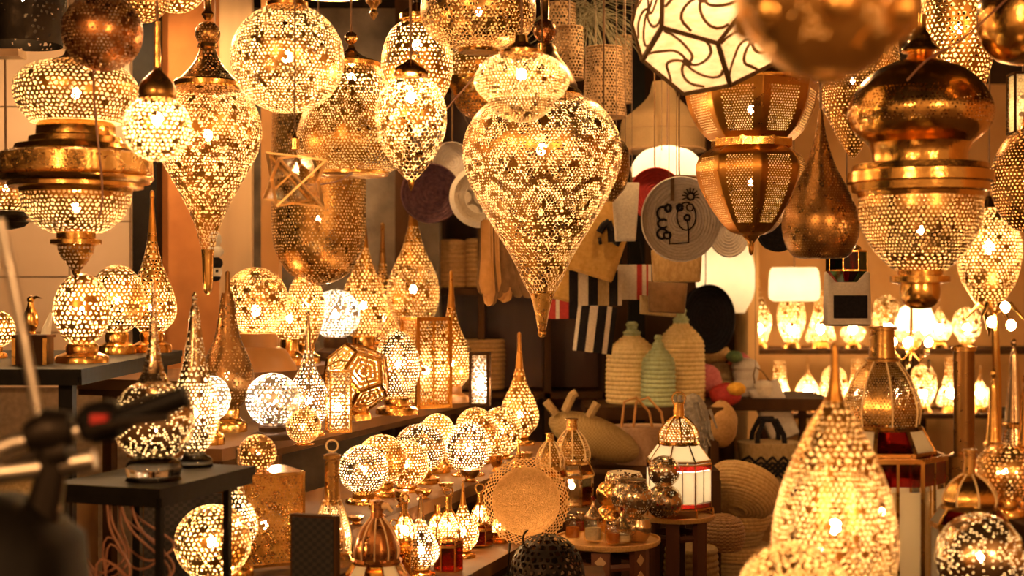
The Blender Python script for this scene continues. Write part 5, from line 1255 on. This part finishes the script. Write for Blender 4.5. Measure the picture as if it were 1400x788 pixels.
# carved black and white figure
cf = thing('carved_mask', 'small black and white carved figure hanging on the pale post', 'carving', W(294, 382, 5.6)); kk = 5.6/F
for z, rx, rz, mt in ((54, 9, 12, 'carved_white'), (38, 12, 9, 'carved_white'), (22, 11, 9, 'black_cloth'), (10, 10, 9, 'carved_white'), (2, 8, 5, 'black_cloth')):
    m = MB(); m.ellipsoid((0, 0, z*kk), rx*kk, rx*.7*kk, rz*kk); m.build('head' if rz > 9 else 'band', mt, cf)
for x in (-1, 1):
    m = MB(); m.ellipsoid((x*4*kk, -7*kk, 11*kk), 2.2*kk, 1.5*kk, 2.2*kk, 8, 6); m.build('eye', 'black_cloth', cf)
MB().tube([(0, 0, 62*kk), (0, 0, CEIL-cf.location.z)], .002, 4).build('string', 'cord_brown', cf)
# patterned boards
def board(label, x0, x1, y0, y1, d, rz):
    k = d/F; t = thing('textile_board', label, 'board', W((x0+x1)/2, 394+1.35*F/d, d), None, rz); w = (x1-x0)*k; z1 = H-(y0-394)*k
    MB().box((0, 0, z1/2), (w, .02, z1)).build('board', 'dark_wood', t, False)
    MB().box((0, -.012, z1/2), (w-.012, .004, z1-.012)).build('cloth', 'dotted_textile', t, False)
board('black patterned textile board beneath the small front table', 196, 306, 672, 800, 3.62, .1)
board('black patterned textile board left of the silvery lantern', 396, 466, 704, 800, 3.12, -.35)
# bundle of cables under the table
for i in range(7):
    d = 2.95+.05*(i % 3); p = W(146+i*5, 668, d); t = thing('power_cable', ('first', 'second', 'third', 'fourth', 'fifth', 'sixth', 'seventh')[i]+' pinkish power cable from left in the tangle under front table', 'cable', p, 'tangled power cables under the table')
    sw = rnd.uniform(-.03, .09); lo = -rnd.uniform(.14, .22)
    MB().tube(smooth_path([(0, 0, 0), (sw*.3, 0, lo*.4), (sw+.02, .01, lo*.8), (sw, .0, lo), (sw-.04, 0, lo*1.05), (sw-.08-.01*i, 0, lo*.8), (sw-.1, 0, lo-.25), (sw-.12, .02, -p.z+.004)]), .0028, 6).build('cable', 'wire_pink', t)
for pts, lb in (([(130, -20, 3.3), (128, 120, 3.3), (140, 260, 3.3), (134, 300, 3.3)], 'thin cord dangling in front of the left tiered lamp'),
                ([(610, 150, 4.4), (660, 90, 4.3), (690, 40, 4.2), (700, -60, 4.2)], 'brown cord slanting up beside the egg lamps'),
                ([(1396, -20, 3.0), (1320, 50, 3.05), (1270, 80, 3.1), (1240, 110, 3.15)], 'light cord slanting past the right tiered lamp'),
                ([(412, 252, 3.7), (440, 252, 3.8), (470, 244, 3.9), (500, 220, 4.2)], 'thin wire leading right from the glass star')):
    q = [W(*p) for p in pts]; t = thing('dangling_wire', lb, 'cord', q[0]); MB().tube(smooth_path([p-q[0] for p in q]), .0026, 6).build('wire', 'wire_pink', t)
lamp('pierced_column', 'tall pierced brass column lamp standing under the far left table', 'lamp', 84, 3.55, [
    ('tube', [(10, 640), (11, 700), (12, 394+1.35*F/3.55-30)], 'gold', dict(cell=5, h=.7, lin=True)), ('base', [(12, 394+1.35*F/3.55-31), (18, 394+1.35*F/3.55-20), (22, 394+1.35*F/3.55)], 'brass', LIN()), ('cap', [(2, 634), (11, 640), (11, 644)], 'brass', LIN())], bulb=(690, 4, .8))
t = thing('storage_crate', 'brown wooden crate of goods beneath the far left table', 'crate', (-1.5, 3.75, 0))
for z_ in (.08, .24, .40, .56, .72): MB().box((0, -.2, z_), (.62, .02, .14)).build('slat', 'bench_wood', t, False)
for x_ in (-.31, .31): MB().box((x_, 0, .4), (.02, .42, .8)).build('side', 'bench_wood', t, False)
for x_, m_ in ((-.2, 'tan_straw'), (0, 'red_cloth'), (.2, 'dull_straw')):
    m = MB(); m.ellipsoid((x_, 0, .76), .11, .14, .10); m.build('goods_bundle', m_, t)
# ------------------------------------------------------------------ the scooter in the left foreground
SD = 1.75; k_ = SD/F
sc = thing('scooter', 'dark motor scooter handlebar with black grip, blurred at lower left', 'scooter', W(40, 788, SD).__class__((W(40, 788, SD).x, SD, 0)))
o0 = sc.location
def SP_(px, py, d=SD): return W(px, py, d)-o0
MB().tube([SP_(160, 576), SP_(200, 562), SP_(256, 541)], [.0135, .0145, .0145], 16).build('grip', 'rubber', sc)
MB().tube([SP_(-60, 640), SP_(20, 606), SP_(100, 592), SP_(160, 576)], .011, 12).build('handlebar', 'steel', sc)
hb = MB(); hb.tube([SP_(112, 584), SP_(126, 580), SP_(150, 574), SP_(164, 572)], [.018, .027, .027, .02], 14); hb.build('switch_housing', 'rubber', sc)
MB().box(SP_(145, 570)+Vector((0, -.028, 0)), (.02, .012, .011)).build('red_switch', 'red_plastic', sc, False)
MB().tube([SP_(120, 590, 1.7), SP_(170, 578, 1.68), SP_(232, 572, 1.68)], [.008, .006, .005], 8).build('brake_lever', 'iron', sc)
MB().tube([SP_(0, 300), SP_(30, 450), SP_(58, 600), SP_(78, 700)], .0065, 10).build('mirror_stem', 'steel', sc)
cl = MB(); cl.tube([SP_(40, 600), SP_(70, 590), (SP_(100, 584))], [.02, .03, .02], 12); cl.tube([SP_(70, 620), SP_(96, 616)], [.022, .02], 12); cl.build('clamp', 'iron', sc)
MB().tube([SP_(-40, 660), SP_(40, 628), SP_(90, 600)], .009, 10).build('brake_cable', 'iron', sc)
MB().tube([SP_(-20, 650), SP_(60, 640), SP_(130, 628)], .013, 10).build('hose', 'steel', sc)
z_ = o0.z
bd = loft([(.0, .07, .10), (.25, .09, .12), (.55, .10, .13), (.85, .085, .12, -.01, 0), (SP_(0, 740).z, .07, .10, -.01, 0), (SP_(0, 690).z, .045, .06, -.03, 0), (SP_(0, 676).z, .02, .03, -.035, 0)], 24, 2.8); bd.build('body_shell', 'black_paint', sc)
MB().tube([(-.02, 0, .7), SP_(60, 690), SP_(72, 640), SP_(70, 600)], [.03, .022, .018, .018], 10).build('steering_column', 'iron', sc)
for y in (-.0,):
    m = MB(); m.v = []; m.lathe([(.10, -.04), (.16, -.03), (.17, 0), (.16, .03), (.10, .04)], 24); m.v = [Vector((p.z*1-.02, p.x-.0, p.y+.17)) for p in m.v]; m.build('wheel', 'rubber', sc)
